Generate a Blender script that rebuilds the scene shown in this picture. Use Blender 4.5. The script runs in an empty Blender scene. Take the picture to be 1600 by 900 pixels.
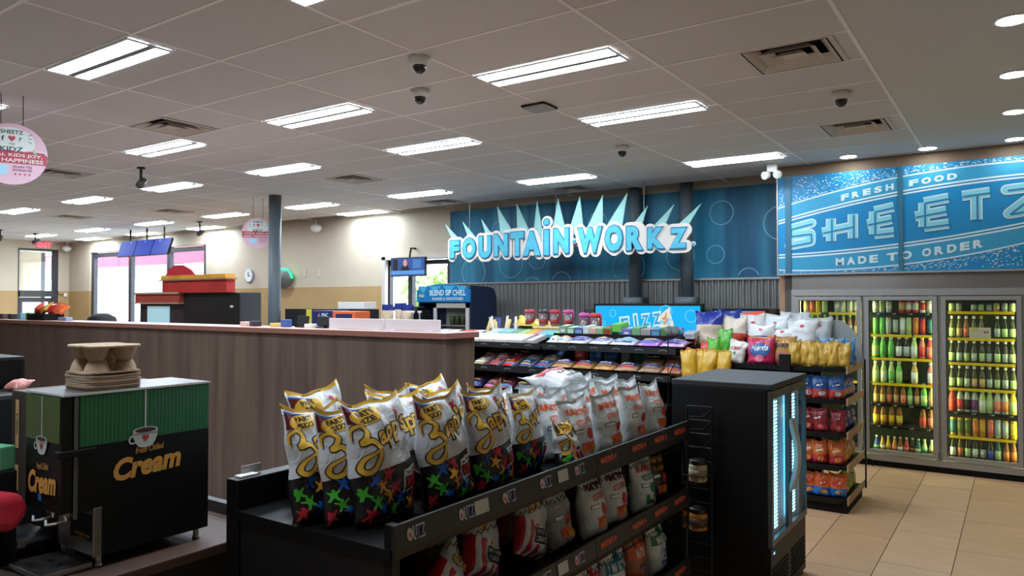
import bpy, bmesh, math, random
from mathutils import Vector, Matrix, Euler, noise
random.seed(7)
PI = math.pi
sc = bpy.context.scene
COL = sc.collection
# ---------------------------------------------------------------- camera, world, exposure
EYE = 1.88
cam_d = bpy.data.cameras.new('camera'); cam = bpy.data.objects.new('camera', cam_d); COL.objects.link(cam)
cam_d.sensor_width = 36.0; cam_d.lens = 36.0 * 1154.5 / 1600.0; cam_d.clip_start = 0.05; cam_d.clip_end = 300
cam.location = (0, 0, EYE); cam.rotation_euler = (math.radians(90 + 1.087), 0, math.radians(34.428))
sc.camera = cam
world = bpy.data.worlds.new('world'); sc.world = world; world.use_nodes = True
wn = world.node_tree.nodes; wl = world.node_tree.links
bgn = wn.get('Background') or wn.new('ShaderNodeBackground')
bgn.inputs['Color'].default_value = (0.80, 0.92, 1.0, 1); bgn.inputs['Strength'].default_value = 3.0
sc.view_settings.view_transform = 'Standard'; sc.view_settings.look = 'None'
sc.view_settings.exposure = 1.42; sc.view_settings.gamma = 1.0; sc.view_settings.use_curve_mapping = False
TROFFER_EMIT = 20.0
# ---------------------------------------------------------------- materials
def lin(c):
    def f(x):
        x = x / 255.0
        return x / 12.92 if x <= 0.04045 else ((x + 0.055) / 1.055) ** 2.4
    return (f(c[0]), f(c[1]), f(c[2]), 1.0)
MATS = {}
def M(name, col=(128, 128, 128), rough=0.5, metal=0.0, var=0.0, scale=20.0, stretch=(1, 1, 1), bump=0.0, bscale=60.0,
      emit=0.0, ecol=None, coat=0.0, spec=0.5, trans=0.0):
    if name in MATS: return MATS[name]
    m = bpy.data.materials.new(name); m.use_nodes = True; MATS[name] = m
    nt = m.node_tree; b = nt.nodes['Principled BSDF']; c = lin(col)
    b.inputs['Base Color'].default_value = c; b.inputs['Roughness'].default_value = rough; b.inputs['Metallic'].default_value = metal
    b.inputs['Specular IOR Level'].default_value = spec; b.inputs['Coat Weight'].default_value = coat
    b.inputs['Transmission Weight'].default_value = trans
    if emit:
        b.inputs['Emission Color'].default_value = lin(ecol or col); b.inputs['Emission Strength'].default_value = emit
    if var or bump:
        tc = nt.nodes.new('ShaderNodeTexCoord'); mp = nt.nodes.new('ShaderNodeMapping'); mp.inputs['Scale'].default_value = stretch
        nt.links.new(tc.outputs['Object'], mp.inputs['Vector'])
    if var:
        nz = nt.nodes.new('ShaderNodeTexNoise'); nz.inputs['Scale'].default_value = scale; nz.inputs['Detail'].default_value = 4
        nt.links.new(mp.outputs['Vector'], nz.inputs['Vector'])
        rp = nt.nodes.new('ShaderNodeValToRGB')
        rp.color_ramp.elements[0].position = 0.3; rp.color_ramp.elements[1].position = 0.7
        rp.color_ramp.elements[0].color = tuple(x * (1 - var) for x in c[:3]) + (1,)
        rp.color_ramp.elements[1].color = tuple(min(1, x * (1 + var)) for x in c[:3]) + (1,)
        nt.links.new(nz.outputs['Fac'], rp.inputs['Fac']); nt.links.new(rp.outputs['Color'], b.inputs['Base Color'])
    if bump:
        n2 = nt.nodes.new('ShaderNodeTexNoise'); n2.inputs['Scale'].default_value = bscale
        nt.links.new(mp.outputs['Vector'], n2.inputs['Vector'])
        bp = nt.nodes.new('ShaderNodeBump'); bp.inputs['Strength'].default_value = bump; bp.inputs['Distance'].default_value = 0.01
        nt.links.new(n2.outputs['Fac'], bp.inputs['Height']); nt.links.new(bp.outputs['Normal'], b.inputs['Normal'])
    return m
def C(col, rough=0.45, **k):
    return M('paint_%d_%d_%d_%d' % (col[0], col[1], col[2], int(rough * 100)), col, rough, **k)
def bagmat(name, up, lo=None, a=0.4, b=0.0, rough=0.32, stripe=None):
    """packaging film; upper colour, lower colour below the line v = a + b*u of the bag's own UV map, lower part optionally striped"""
    if name in MATS: return MATS[name]
    m = bpy.data.materials.new(name); m.use_nodes = True; MATS[name] = m
    nt = m.node_tree; N = nt.nodes; Lk = nt.links; bs = N['Principled BSDF']
    bs.inputs['Roughness'].default_value = rough; bs.inputs['Coat Weight'].default_value = 0.15; bs.inputs['Coat Roughness'].default_value = 0.2
    if lo is None:
        bs.inputs['Base Color'].default_value = lin(up)
    else:
        uv = N.new('ShaderNodeUVMap'); sp = N.new('ShaderNodeSeparateXYZ'); Lk.new(uv.outputs['UV'], sp.inputs['Vector'])
        mu = N.new('ShaderNodeMath'); mu.operation = 'MULTIPLY_ADD'; mu.inputs[1].default_value = b; mu.inputs[2].default_value = a
        Lk.new(sp.outputs['X'], mu.inputs[0])
        lt = N.new('ShaderNodeMath'); lt.operation = 'LESS_THAN'; Lk.new(sp.outputs['Y'], lt.inputs[0]); Lk.new(mu.outputs[0], lt.inputs[1])
        mx = N.new('ShaderNodeMix'); mx.data_type = 'RGBA'; Lk.new(lt.outputs[0], mx.inputs[0])
        mx.inputs[6].default_value = lin(up); mx.inputs[7].default_value = lin(lo)
        if stripe:
            wv = N.new('ShaderNodeMath'); wv.operation = 'MULTIPLY'; wv.inputs[1].default_value = stripe[1]; Lk.new(sp.outputs['X'], wv.inputs[0])
            fr = N.new('ShaderNodeMath'); fr.operation = 'FRACT'; Lk.new(wv.outputs[0], fr.inputs[0])
            gt = N.new('ShaderNodeMath'); gt.operation = 'GREATER_THAN'; gt.inputs[1].default_value = 0.5; Lk.new(fr.outputs[0], gt.inputs[0])
            m2 = N.new('ShaderNodeMix'); m2.data_type = 'RGBA'; Lk.new(gt.outputs[0], m2.inputs[0])
            m2.inputs[6].default_value = lin(lo); m2.inputs[7].default_value = lin(stripe[0]); Lk.new(m2.outputs[2], mx.inputs[7])
        Lk.new(mx.outputs[2], bs.inputs['Base Color'])
    tc = N.new('ShaderNodeTexCoord'); nz = N.new('ShaderNodeTexNoise'); nz.inputs['Scale'].default_value = 22; nz.inputs['Detail'].default_value = 3
    nz.inputs['Distortion'].default_value = 1.2
    Lk.new(tc.outputs['Object'], nz.inputs['Vector']); bp = N.new('ShaderNodeBump'); bp.inputs['Strength'].default_value = 0.45; bp.inputs['Distance'].default_value = 0.012
    Lk.new(nz.outputs['Fac'], bp.inputs['Height']); Lk.new(bp.outputs['Normal'], bs.inputs['Normal'])
    return m
def glassmat(name, tint=(1, 1, 1), rough=0.02, ior=1.25):
    if name in MATS: return MATS[name]
    m = bpy.data.materials.new(name); m.use_nodes = True; MATS[name] = m
    nt = m.node_tree; N = nt.nodes; N.remove(N['Principled BSDF']); out = [n for n in N if n.type == 'OUTPUT_MATERIAL'][0]
    tr = N.new('ShaderNodeBsdfTransparent'); tr.inputs['Color'].default_value = tint + (1,)
    gl = N.new('ShaderNodeBsdfGlossy'); gl.inputs['Roughness'].default_value = rough
    lw = N.new('ShaderNodeLayerWeight'); lw.inputs['Blend'].default_value = 0.5; pw = N.new('ShaderNodeMath'); pw.operation = 'POWER'; pw.inputs[1].default_value = 4.0; nt.links.new(lw.outputs['Facing'], pw.inputs[0])
    fr = N.new('ShaderNodeMath'); fr.operation = 'MULTIPLY_ADD'; fr.inputs[1].default_value = ior - 0.75; fr.inputs[2].default_value = 0.025; nt.links.new(pw.outputs[0], fr.inputs[0])
    mx = N.new('ShaderNodeMixShader'); nt.links.new(fr.outputs[0], mx.inputs[0]); nt.links.new(tr.outputs[0], mx.inputs[1]); nt.links.new(gl.outputs[0], mx.inputs[2])
    nt.links.new(mx.outputs[0], out.inputs['Surface'])
    return m
WHITE = M('white_paint', (235, 233, 228), 0.5)
BLACK = M('black_metal', (13, 13, 14), 0.42, spec=0.3)
BLACKM = M('black_matte', (10, 10, 11), 0.75, spec=0.3)
STEEL = M('brushed_steel', (170, 168, 165), 0.33, 1.0, var=0.08, scale=30, stretch=(1, 1, 0.1))
ALU = M('aluminium_frame', (168, 166, 164), 0.45, 0.6)
GREYCOL = M('column_paint', (92, 102, 108), 0.5, var=0.05, scale=6)
# ---------------------------------------------------------------- mesh building
class MB:
    def __init__(s): s.v = []; s.f = []; s.m = []; s.uv = {}
    def add(s, vs, fs, mi=0):
        o = len(s.v); s.v += [tuple(p) for p in vs]
        for f in fs: s.f.append(tuple(i + o for i in f)); s.m.append(mi)
        return s
    def box(s, lo, hi, mi=0, T=None):
        x0, y0, z0 = lo; x1, y1, z1 = hi
        vs = [Vector(p) for p in ((x0, y0, z0), (x1, y0, z0), (x1, y1, z0), (x0, y1, z0), (x0, y0, z1), (x1, y0, z1), (x1, y1, z1), (x0, y1, z1))]
        if T is not None: vs = [T @ p for p in vs]
        return s.add(vs, [(3, 2, 1, 0), (4, 5, 6, 7), (0, 1, 5, 4), (1, 2, 6, 5), (2, 3, 7, 6), (3, 0, 4, 7)], mi)
    def bbox(s, lo, hi, b=0.01, mi=0, T=None):
        """box with bevelled edges"""
        bm = bmesh.new(); bmesh.ops.create_cube(bm, size=1)
        for v in bm.verts: v.co = Vector([(lo[i] + hi[i]) / 2 + v.co[i] * (hi[i] - lo[i]) for i in range(3)])
        bmesh.ops.bevel(bm, geom=list(bm.edges), offset=b, segments=2, affect='EDGES', profile=0.6)
        bm.verts.index_update()
        vs = [T @ v.co if T is not None else v.co.copy() for v in bm.verts]; fs = [[v.index for v in f.verts] for f in bm.faces]; bm.free()
        return s.add(vs, fs, mi)
    def prism(s, poly, fn, d0, d1, mi=0):
        """polygon in 2D extruded; fn(a,b,d) -> xyz"""
        n = len(poly); vs = [fn(a, b, d0) for a, b in poly] + [fn(a, b, d1) for a, b in poly]
        fs = [tuple(range(n)), tuple(range(2 * n - 1, n - 1, -1))] + [(i, i + n, (i + 1) % n + n, (i + 1) % n) for i in range(n)]
        return s.add(vs, fs, mi)
    def lathe(s, prof, n=14, c=(0, 0, 0), mi=0, T=None):
        vs = []; fs = []
        for r, z in prof:
            for k in range(n):
                a = 2 * PI * k / n; p = Vector((c[0] + r * math.cos(a), c[1] + r * math.sin(a), c[2] + z)); vs.append(T @ p if T is not None else p)
        for i in range(len(prof) - 1):
            for k in range(n): fs.append((i * n + k, i * n + (k + 1) % n, (i + 1) * n + (k + 1) % n, (i + 1) * n + k))
        fs.append(tuple(range(n - 1, -1, -1))); fs.append(tuple(range((len(prof) - 1) * n, len(prof) * n)))
        return s.add(vs, fs, mi)
    def tube(s, path, r, n=6, mi=0):
        path = [Vector(p) for p in path]; vs = []; fs = []
        for i, p in enumerate(path):
            d = (path[min(i + 1, len(path) - 1)] - path[max(i - 1, 0)]).normalized()
            a = d.cross(Vector((0, 0, 1))) if abs(d.z) < 0.9 else d.cross(Vector((1, 0, 0)))
            a.normalize(); b = d.cross(a)
            for k in range(n): t = 2 * PI * k / n; vs.append(p + r * (math.cos(t) * a + math.sin(t) * b))
        for i in range(len(path) - 1):
            for k in range(n): fs.append((i * n + k, i * n + (k + 1) % n, (i + 1) * n + (k + 1) % n, (i + 1) * n + k))
        fs.append(tuple(range(n - 1, -1, -1))); fs.append(tuple(range((len(path) - 1) * n, len(path) * n)))
        return s.add(vs, fs, mi)
    def mesh(s, name, mats, smooth=False):
        me = bpy.data.meshes.new(name); me.from_pydata(s.v, [], s.f)
        for m in (mats if isinstance(mats, (list, tuple)) else [mats]): me.materials.append(m)
        me.polygons.foreach_set('material_index', s.m)
        if smooth: me.polygons.foreach_set('use_smooth', [True] * len(s.f))
        if s.uv:
            ul = me.uv_layers.new(name='UVMap')
            for lp in me.loops: ul.data[lp.index].uv = s.uv.get(lp.vertex_index, (0, 0))
        me.update(); return me
    def obj(s, name, mats, parent=None, smooth=False, **k):
        return link(name, s.mesh(name, mats, smooth), parent, **k)
def link(name, me, parent=None, loc=None, rot=None, scale=None):
    o = bpy.data.objects.new(name, me); COL.objects.link(o)
    if parent is not None: o.parent = parent
    if loc is not None: o.location = loc
    if rot is not None: o.rotation_euler = rot
    if scale is not None: o.scale = scale
    return o
def tag(o, label, cat, group=None):
    o['label'] = label; o['category'] = cat
    if group: o['group'] = group
    return o
def struct(o): o['kind'] = 'structure'; return o
def thing(name, label, cat, loc=(0, 0, 0), rot=(0, 0, 0), group=None):
    o = bpy.data.objects.new(name, None); COL.objects.link(o); o.location = loc; o.rotation_euler = rot; o.empty_display_size = 0.1
    return tag(o, label, cat, group)
ORD = ['zeroth', 'first', 'second', 'third', 'fourth', 'fifth', 'sixth', 'seventh', 'eighth', 'ninth', 'tenth', 'eleventh', 'twelfth', 'thirteenth', 'fourteenth']
# ---------------------------------------------------------------- flat print: text and strokes as triangles in 2D
TXT = {}
def text2d(s, h=1.0, bold=0.0, shear=0.0, width=None, spacing=1.0):
    """(verts2d, faces) centred on the origin, bbox height h, optionally squeezed to a width"""
    key = (s, round(bold, 4), shear, spacing)
    if key not in TXT:
        cu = bpy.data.curves.new('lettering_source', 'FONT'); cu.body = s; cu.size = 1; cu.offset = bold; cu.shear = shear; cu.resolution_u = 3
        cu.space_character = spacing
        ob = bpy.data.objects.new('lettering_source', cu); me = bpy.data.meshes.new_from_object(ob)
        vs = [(v.co.x, v.co.y) for v in me.vertices]; fs = [tuple(p.vertices) for p in me.polygons]
        bpy.data.objects.remove(ob); bpy.data.curves.remove(cu); bpy.data.meshes.remove(me)
        TXT[key] = (vs, fs)
    vs, fs = TXT[key]
    x0 = min(v[0] for v in vs); x1 = max(v[0] for v in vs); y0 = min(v[1] for v in vs); y1 = max(v[1] for v in vs)
    k = h / (y1 - y0); kx = k if width is None else width / (x1 - x0)
    return [((x - (x0 + x1) / 2) * kx, (y - (y0 + y1) / 2) * k) for x, y in vs], fs
def xf2(d, ox=0, oy=0, rot=0, sx=1, sy=1):
    c, s = math.cos(rot), math.sin(rot)
    return [((x * sx) * c - (y * sy) * s + ox, (x * sx) * s + (y * sy) * c + oy) for x, y in d[0]], d[1]
def smooth_path(pts, n=5):
    out = []
    P = [pts[0]] + list(pts) + [pts[-1]]
    for i in range(1, len(P) - 2):
        for k in range(n):
            t = k / n; a, b, c, d = P[i - 1], P[i], P[i + 1], P[i + 2]
            out.append(tuple(0.5 * (2 * b[j] + (c[j] - a[j]) * t + (2 * a[j] - 5 * b[j] + 4 * c[j] - d[j]) * t * t + (3 * b[j] - a[j] - 3 * c[j] + d[j]) * t ** 3) for j in (0, 1)))
    out.append(tuple(pts[-1])); return out
def ribbon(pts, w, taper=False):
    vs = []; fs = []; n = len(pts)
    for i, p in enumerate(pts):
        a = pts[max(i - 1, 0)]; b = pts[min(i + 1, n - 1)]; dx, dy = b[0] - a[0], b[1] - a[1]; l = math.hypot(dx, dy) or 1
        ww = w * (0.45 + 0.55 * math.sin(PI * min(1, max(0, (i + 0.5) / n)))) if taper else w
        nx, ny = -dy / l * ww / 2, dx / l * ww / 2; vs += [(p[0] + nx, p[1] + ny), (p[0] - nx, p[1] - ny)]
    for i in range(n - 1): fs.append((2 * i, 2 * i + 1, 2 * i + 3, 2 * i + 2))
    return vs, fs
def ngon(n, rx, ry, ox=0, oy=0): return [(ox + rx * math.cos(2 * PI * k / n), oy + ry * math.sin(2 * PI * k / n)) for k in range(n)], [tuple(range(n))]
def rect(w, h, ox=0, oy=0): return [(ox - w / 2, oy - h / 2), (ox + w / 2, oy - h / 2), (ox + w / 2, oy + h / 2), (ox - w / 2, oy + h / 2)], [(0, 1, 2, 3)]
def ring2(r, t, n=28, ox=0, oy=0):
    vs = []; 
    for k in range(n): a = 2 * PI * k / n; vs += [(ox + r * math.cos(a), oy + r * math.sin(a)), (ox + (r - t) * math.cos(a), oy + (r - t) * math.sin(a))]
    return vs, [(2 * k, 2 * ((k + 1) % n), 2 * ((k + 1) % n) + 1, 2 * k + 1) for k in range(n)]
PERSON = [(0, .95), (.1, .88), (.12, .78), (.08, .7), (.2, .72), (.42, .85), (.48, .75), (.22, .52), (.2, .35), (.38, .05), (.22, 0), (0, .28), (-.22, 0), (-.38, .05), (-.2, .35), (-.22, .52), (-.48, .75), (-.42, .85), (-.2, .72), (-.08, .7), (-.12, .78), (-.1, .88)]
def planar(mb, d, origin, ax, ay, lift, mi=0):
    """2D shapes laid on a flat surface through origin with axes ax, ay, raised by lift along ax x ay"""
    o = Vector(origin); ax = Vector(ax); ay = Vector(ay); n = ax.cross(ay).normalized() * lift
    return mb.add([o + ax * x + ay * y + n for x, y in d[0]], d[1], mi)
def fine(d, L):
    """split long triangles so that print can follow a bulging surface"""
    vs = list(d[0]); tris = []
    for f in d[1]:
        if len(f) > 4:
            bm = bmesh.new(); bv = [bm.verts.new((vs[i][0], vs[i][1], 0)) for i in f]; bm.faces.new(bv); bmesh.ops.triangulate(bm, faces=bm.faces[:])
            bm.verts.index_update()
            for t in bm.faces: tris.append(tuple(f[v.index] for v in t.verts))
            bm.free()
        else:
            for k in range(1, len(f) - 1): tris.append((f[0], f[k], f[k + 1]))
    mid = {}
    for _ in range(4):
        out = []; ch = False
        for a, b, c in tris:
            if max(math.dist(vs[a], vs[b]), math.dist(vs[b], vs[c]), math.dist(vs[c], vs[a])) > L:
                ch = True; q = []
                for i, j in ((a, b), (b, c), (c, a)):
                    k = (min(i, j), max(i, j))
                    if k not in mid: mid[k] = len(vs); vs.append(((vs[i][0] + vs[j][0]) / 2, (vs[i][1] + vs[j][1]) / 2))
                    q.append(mid[k])
                out += [(a, q[0], q[2]), (q[0], b, q[1]), (q[2], q[1], c), tuple(q)]
            else: out.append((a, b, c))
        tris = out
        if not ch: break
    return vs, tris
# ---------------------------------------------------------------- packaging bags
class Bag:
    """pillow bag of film: local x across, z up, front towards -y; sealed top edge, gathered bottom"""
    def __init__(s, w, h, d, seed=0, nu=12, nv=14, rumple=0.012, seal=0.05, topbend=0.0, flat_bottom=True, ear=0.0):
        s.ear = ear
        s.w, s.h, s.d, s.seed, s.nu, s.nv, s.rumple, s.seal, s.bend, s.fb = w, h, d, seed, nu, nv, rumple, seal, topbend, flat_bottom
    def prof(s, v):
        top = max(0.0, min(1.0, (1 - s.seal - v) / 0.38)) ** 0.75
        bot = max(0.0, min(1.0, v / 0.10)) ** 0.5 if s.fb else max(0.0, min(1.0, (v - s.seal) / 0.3)) ** 0.75
        if not s.fb and v < s.seal: bot = 0
        return min(top, bot)
    def pt(s, u, v, side):
        k = s.prof(v); e = max(0.0, 1 - abs(2 * u - 1) ** 2.6) ** 0.7
        nvec = Vector((u * 3.1 + s.seed * 7.3, v * 3.6 + s.seed * 3.1, side * 2.0 + s.seed))
        n1 = noise.noise(nvec) + 0.6 * noise.noise(nvec * 2.3)
        t = s.d / 2 * k * e
        x = (u - 0.5) * s.w * (1 - 0.07 * k) + s.rumple * 0.9 * noise.noise(Vector((v * 4 + s.seed, s.seed * 1.7, (u > 0.5) * 5.0)))
        pleat = math.sin(u * 23 + s.seed * 2.1) * s.rumple * 0.5 * max(0.0, 1 - abs(v - 0.84) / 0.16)
        y = side * t + s.rumple * n1 * (0.3 + 0.7 * min(1, k * 2)) * (1 if k > 0.02 else 0.5) * e + pleat * min(1, k * 3 + 0.4) * e
        y += s.bend * max(0.0, v - 0.7) ** 2 * s.h * 4 + s.rumple * 1.3 * noise.noise(Vector((u * 2.2 + s.seed, s.seed, 9.0))) * max(0, v - 0.6) * 2.5
        ear = s.ear * max(0.0, (v - 0.75) / 0.25) ** 2 * (abs(2 * u - 1) ** 2.5 - 0.35)
        z = v * s.h + ear + s.rumple * 1.2 * noise.noise(Vector((u * 2.6 + s.seed * 5, 2.0, s.seed))) * max(0, v - 0.5) * 2
        return Vector((x, y, z))
    def body(s, sealmat=0):
        mb = MB(); nu, nv = s.nu, s.nv; idx = {}
        vv = [1 - (1 - i / nv) for i in range(nv + 1)]
        vv = sorted(set(vv + [1 - s.seal]))
        nv = len(vv) - 1
        for side in (-1, 1):
            for j, v in enumerate(vv):
                for i in range(nu + 1):
                    if side == 1 and i in (0, nu): idx[(1, i, j)] = idx[(-1, i, j)]; continue
                    idx[(side, i, j)] = len(mb.v); mb.v.append(tuple(s.pt(i / nu, v, side))); mb.uv[len(mb.v) - 1] = (i / nu, v)
            for j in range(nv):
                for i in range(nu):
                    q = (idx[(side, i, j)], idx[(side, i + 1, j)], idx[(side, i + 1, j + 1)], idx[(side, i, j + 1)])
                    mb.f.append(q if side == -1 else q[::-1]); mb.m.append(sealmat if vv[j] >= 1 - s.seal - 1e-6 else 0)
        for i in range(nu):                                    # close the bottom
            mb.f.append((idx[(1, i, 0)], idx[(1, i + 1, 0)], idx[(-1, i + 1, 0)], idx[(-1, i, 0)]) if 0 < i < nu - 1 else
                        ((idx[(-1, 0, 0)], idx[(1, 1, 0)], idx[(-1, 1, 0)]) if i == 0 else (idx[(-1, nu - 1, 0)], idx[(1, nu - 1, 0)], idx[(-1, nu, 0)]))); mb.m.append(0)
        return mb
    def print_on(s, mb, d, mi, L=0.03, lift=0.0025):
        d = fine(d, L); vs = []
        for x, z in d[0]:
            u = min(0.985, max(0.015, x / s.w + 0.5)); v = min(0.995, max(0.005, z / s.h)); e = 0.01
            p = s.pt(u, v, -1); tu = s.pt(u + e, v, -1) - s.pt(u - e, v, -1); tv = s.pt(u, min(1, v + e), -1) - s.pt(u, v - e, -1)
            n = tu.cross(tv); n.normalize(); vs.append(p + n * lift)
        mb.add(vs, d[1], mi)
# ================================================================ THE SETTING
CEIL = 3.54; WT = CEIL + 0.3
CREAM = M('cream_wall_paint', (196, 183, 162), 0.7, var=0.03, scale=3)
TAN = M('tan_wall_paint', (176, 145, 98), 0.7, var=0.04, scale=3)
DARKFR = M('bronze_window_frame', (52, 52, 60), 0.45)
PANE = glassmat('window_glass', (0.97, 0.99, 1.0))
def wall_strip(mb, x0, x1, z0, z1, y0=10.08, y1=10.28, split=2.18):
    if z0 < split < z1: mb.box((x0, y0, z0), (x1, y1, split), 1); mb.box((x0, y0, split), (x1, y1, z1), 0)
    else: mb.box((x0, y0, z0), (x1, y1, z1), 0 if z0 >= split else 1)
mb = MB()
for x0, x1 in ((-22.2, -20.83), (-15.49, -9.81), (-8.22, 2.8)): wall_strip(mb, x0, x1, 0, WT)
wall_strip(mb, -20.83, -15.49, 0, 0.3); wall_strip(mb, -20.83, -15.49, 3.22, WT)
wall_strip(mb, -9.81, -8.22, 0, 0.3); wall_strip(mb, -9.81, -8.22, 2.66, WT)
struct(mb.obj('wall_back', [CREAM, TAN]))
mb = MB()                                                     # wall_left with a tall entrance opening
for y0, y1, z0, z1 in ((-2.5, 8.79, 0, WT), (9.80, 10.08, 0, WT), (8.79, 9.80, 3.33, WT)):
    for a, b, mi in ((z0, min(z1, 2.18), 1), (max(z0, 2.18), z1, 0)):
        if b > a: mb.box((-22.2, y0, a), (-22.0, y1, b), mi)
struct(mb.obj('wall_left', [CREAM, TAN]))
struct(MB().box((2.6, -2.5, 0), (2.8, 10.08, WT)).obj('wall_right', CREAM))
struct(MB().box((-22.2, -2.7, 0), (2.8, -2.5, WT)).obj('wall_rear', M('rear_wall_paint', (160, 154, 148), 0.7)))
# vestibule behind the entrance
mb = MB()
mb.box((-25.4, 8.0, 0), (-25.2, 10.72, 3.5)); mb.box((-25.2, 8.0, 0), (-22.2, 8.15, 3.5)); mb.box((-25.4, 8.0, 3.42), (-22.2, 12.0, 3.5), 1)
mb.box((-25.4, 8.0, -0.1), (-22.2, 12.0, 0.0), 2); mb.box((-25.42, 10.72, 0), (-25.2, 10.84, 3.42), 3); mb.box((-25.35, 10.84, 0.9), (-25.25, 11.9, 0.97), 3)
struct(mb.obj('wall_vestibule', [CREAM, WHITE, M('vestibule_floor', (120, 105, 92), 0.6), DARKFR]))
struct(MB().box((-25.31, 10.84, 0.1), (-25.30, 11.95, 3.4)).obj('window_3', PANE))
# entrance door
d1 = struct(thing('door_1', 'dark framed glass entrance door with a deep header bar', 'door')); del d1['category']
mb = MB(); mb.box((-22.14, 8.79, 0), (-22.04, 8.84, 3.33)); mb.box((-22.14, 9.68, 0), (-22.04, 9.80, 3.33)); mb.box((-22.14, 8.84, 3.28), (-22.04, 9.68, 3.33)); mb.box((-22.16, 8.84, 2.02), (-21.98, 9.68, 2.19))
mb.obj('door_frame', DARKFR, d1)
mb = MB(); mb.box((-22.12, 8.86, 0.02), (-22.06, 8.93, 2.0)); mb.box((-22.12, 9.59, 0.02), (-22.06, 9.66, 2.0)); mb.box((-22.12, 8.93, 0.02), (-22.06, 9.59, 0.25)); mb.box((-22.12, 8.93, 1.88), (-22.06, 9.59, 2.0)); mb.box((-22.05, 8.95, 1.0), (-22.0, 9.58, 1.06))
mb.obj('door_leaf', DARKFR, d1)
MB().box((-22.10, 8.93, 0.25), (-22.09, 9.59, 1.88)).obj('glass_pane', PANE, d1); MB().box((-22.10, 8.84, 2.19), (-22.09, 9.68, 3.28)).obj('glass_pane', PANE, d1)
# storefront windows
def window(n, x0, x1, z0, z1, mull, rail=None, fr=DARKFR, w=0.07):
    t = bpy.data.objects.new('window_%d' % n, None); COL.objects.link(t); struct(t)
    edges = [x0] + mull + [x1]
    for i, x in enumerate(edges): 
        a = x if i == 0 else (x - w if i == len(edges) - 1 else x - w / 2)
        MB().box((a, 10.12, z0), (a + w, 10.22, z1)).obj('mullion', fr, t)
    for z in [z0, z1 - w] + ([rail] if rail else []):
        MB().box((x0 + 0.001, 10.13, z), (x1 - 0.001, 10.21, z + w * 0.8)).obj('frame_rail', fr, t)
    for a, b in zip(edges, edges[1:]): MB().box((a + w / 2, 10.165, z0 + 0.03), (b - w / 2, 10.175, z1 - 0.03)).obj('glass_pane', PANE, t)
    return t
window(1, -20.83, -15.49, 0.3, 3.22, [-18.86, -17.10], 0.95, w=0.14)
window(2, -9.81, -8.22, 0.3, 2.66, [-9.2], 1.72, w=0.10)
struct(MB().box((-9.81, 10.0, 0.3), (-9.72, 10.08, 2.72)).box((-9.81, 10.0, 2.66), (-8.22, 10.08, 2.72)).obj('trim_1', M('window_casing', (205, 196, 190), 0.5)))
# outside: forecourt, fuel canopy, trees
struct(MB().box((-80, 10.4, -0.2), (30, 80, -0.1)).obj('ground_forecourt', M('concrete_forecourt', (196, 194, 190), 0.8, var=0.1, scale=0.4)))
cn = thing('fuel_canopy', 'red fascia fuel canopy on posts outside the storefront windows', 'canopy')
MB().box((-52, 15.5, 3.32), (-21, 15.9, 3.97)).obj('fascia', M('canopy_red', (225, 20, 70), 0.4), cn)
MB().box((-52, 15.9, 3.85), (-21, 24, 3.95)).obj('canopy_roof', WHITE, cn)
MB().box((-52, 15.9, 3.34), (-21, 24, 3.39)).obj('soffit', WHITE, cn)
for x in (-38, -30.4, -23): MB().box((x, 18, -0.1), (x + 0.5, 18.5, 3.34)).obj('post', M('canopy_post', (110, 140, 170), 0.5), cn)
LEAF = [M('leaf_green', (150, 180, 110), 0.7, var=0.4, scale=2), M('leaf_pale', (180, 205, 140), 0.7, var=0.4, scale=2)]
def tree(x, y, h, r, label):
    t = thing('tree', label, 'tree', (x, y, -0.1), group='trees beyond the forecourt')
    mb = MB(); mb.lathe([(0.22, 0), (0.16, h * 0.5), (0.08, h * 0.8)], 8); mb.obj('trunk', M('bark', (92, 74, 58), 0.8), t)
    mb = MB()
    for k in range(420):
        a = random.uniform(0, 2 * PI); e = random.uniform(-1, 1); q = random.uniform(0.5, 1) ** 0.5 * r
        p = Vector((q * math.cos(a) * math.sqrt(1 - e * e), q * math.sin(a) * math.sqrt(1 - e * e), h * 0.68 + q * e * 0.9)); T = Matrix.Translation(p) @ Euler((random.random() * 6, random.random() * 6, 0)).to_matrix().to_4x4()
        s = 0.2; mb.add([T @ Vector(v) for v in ((-s, -s * .5, 0), (s, -s * .5, 0), (s * .8, s * .5, 0.1), (-s * .8, s * .5, 0.1))], [(0, 1, 2, 3)], k % 2)
    mb.obj('foliage', LEAF, t)
tree(-24.4, 30, 4.0, 1.25, 'leafy tree seen through the window beside the smoothie kiosk'); tree(-27.6, 31.5, 3.6, 1.3, 'leafy tree behind the hanging television in the window'); tree(-56, 40, 4.5, 2.2, 'leafy tree far beyond the fuel canopy posts')
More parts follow.
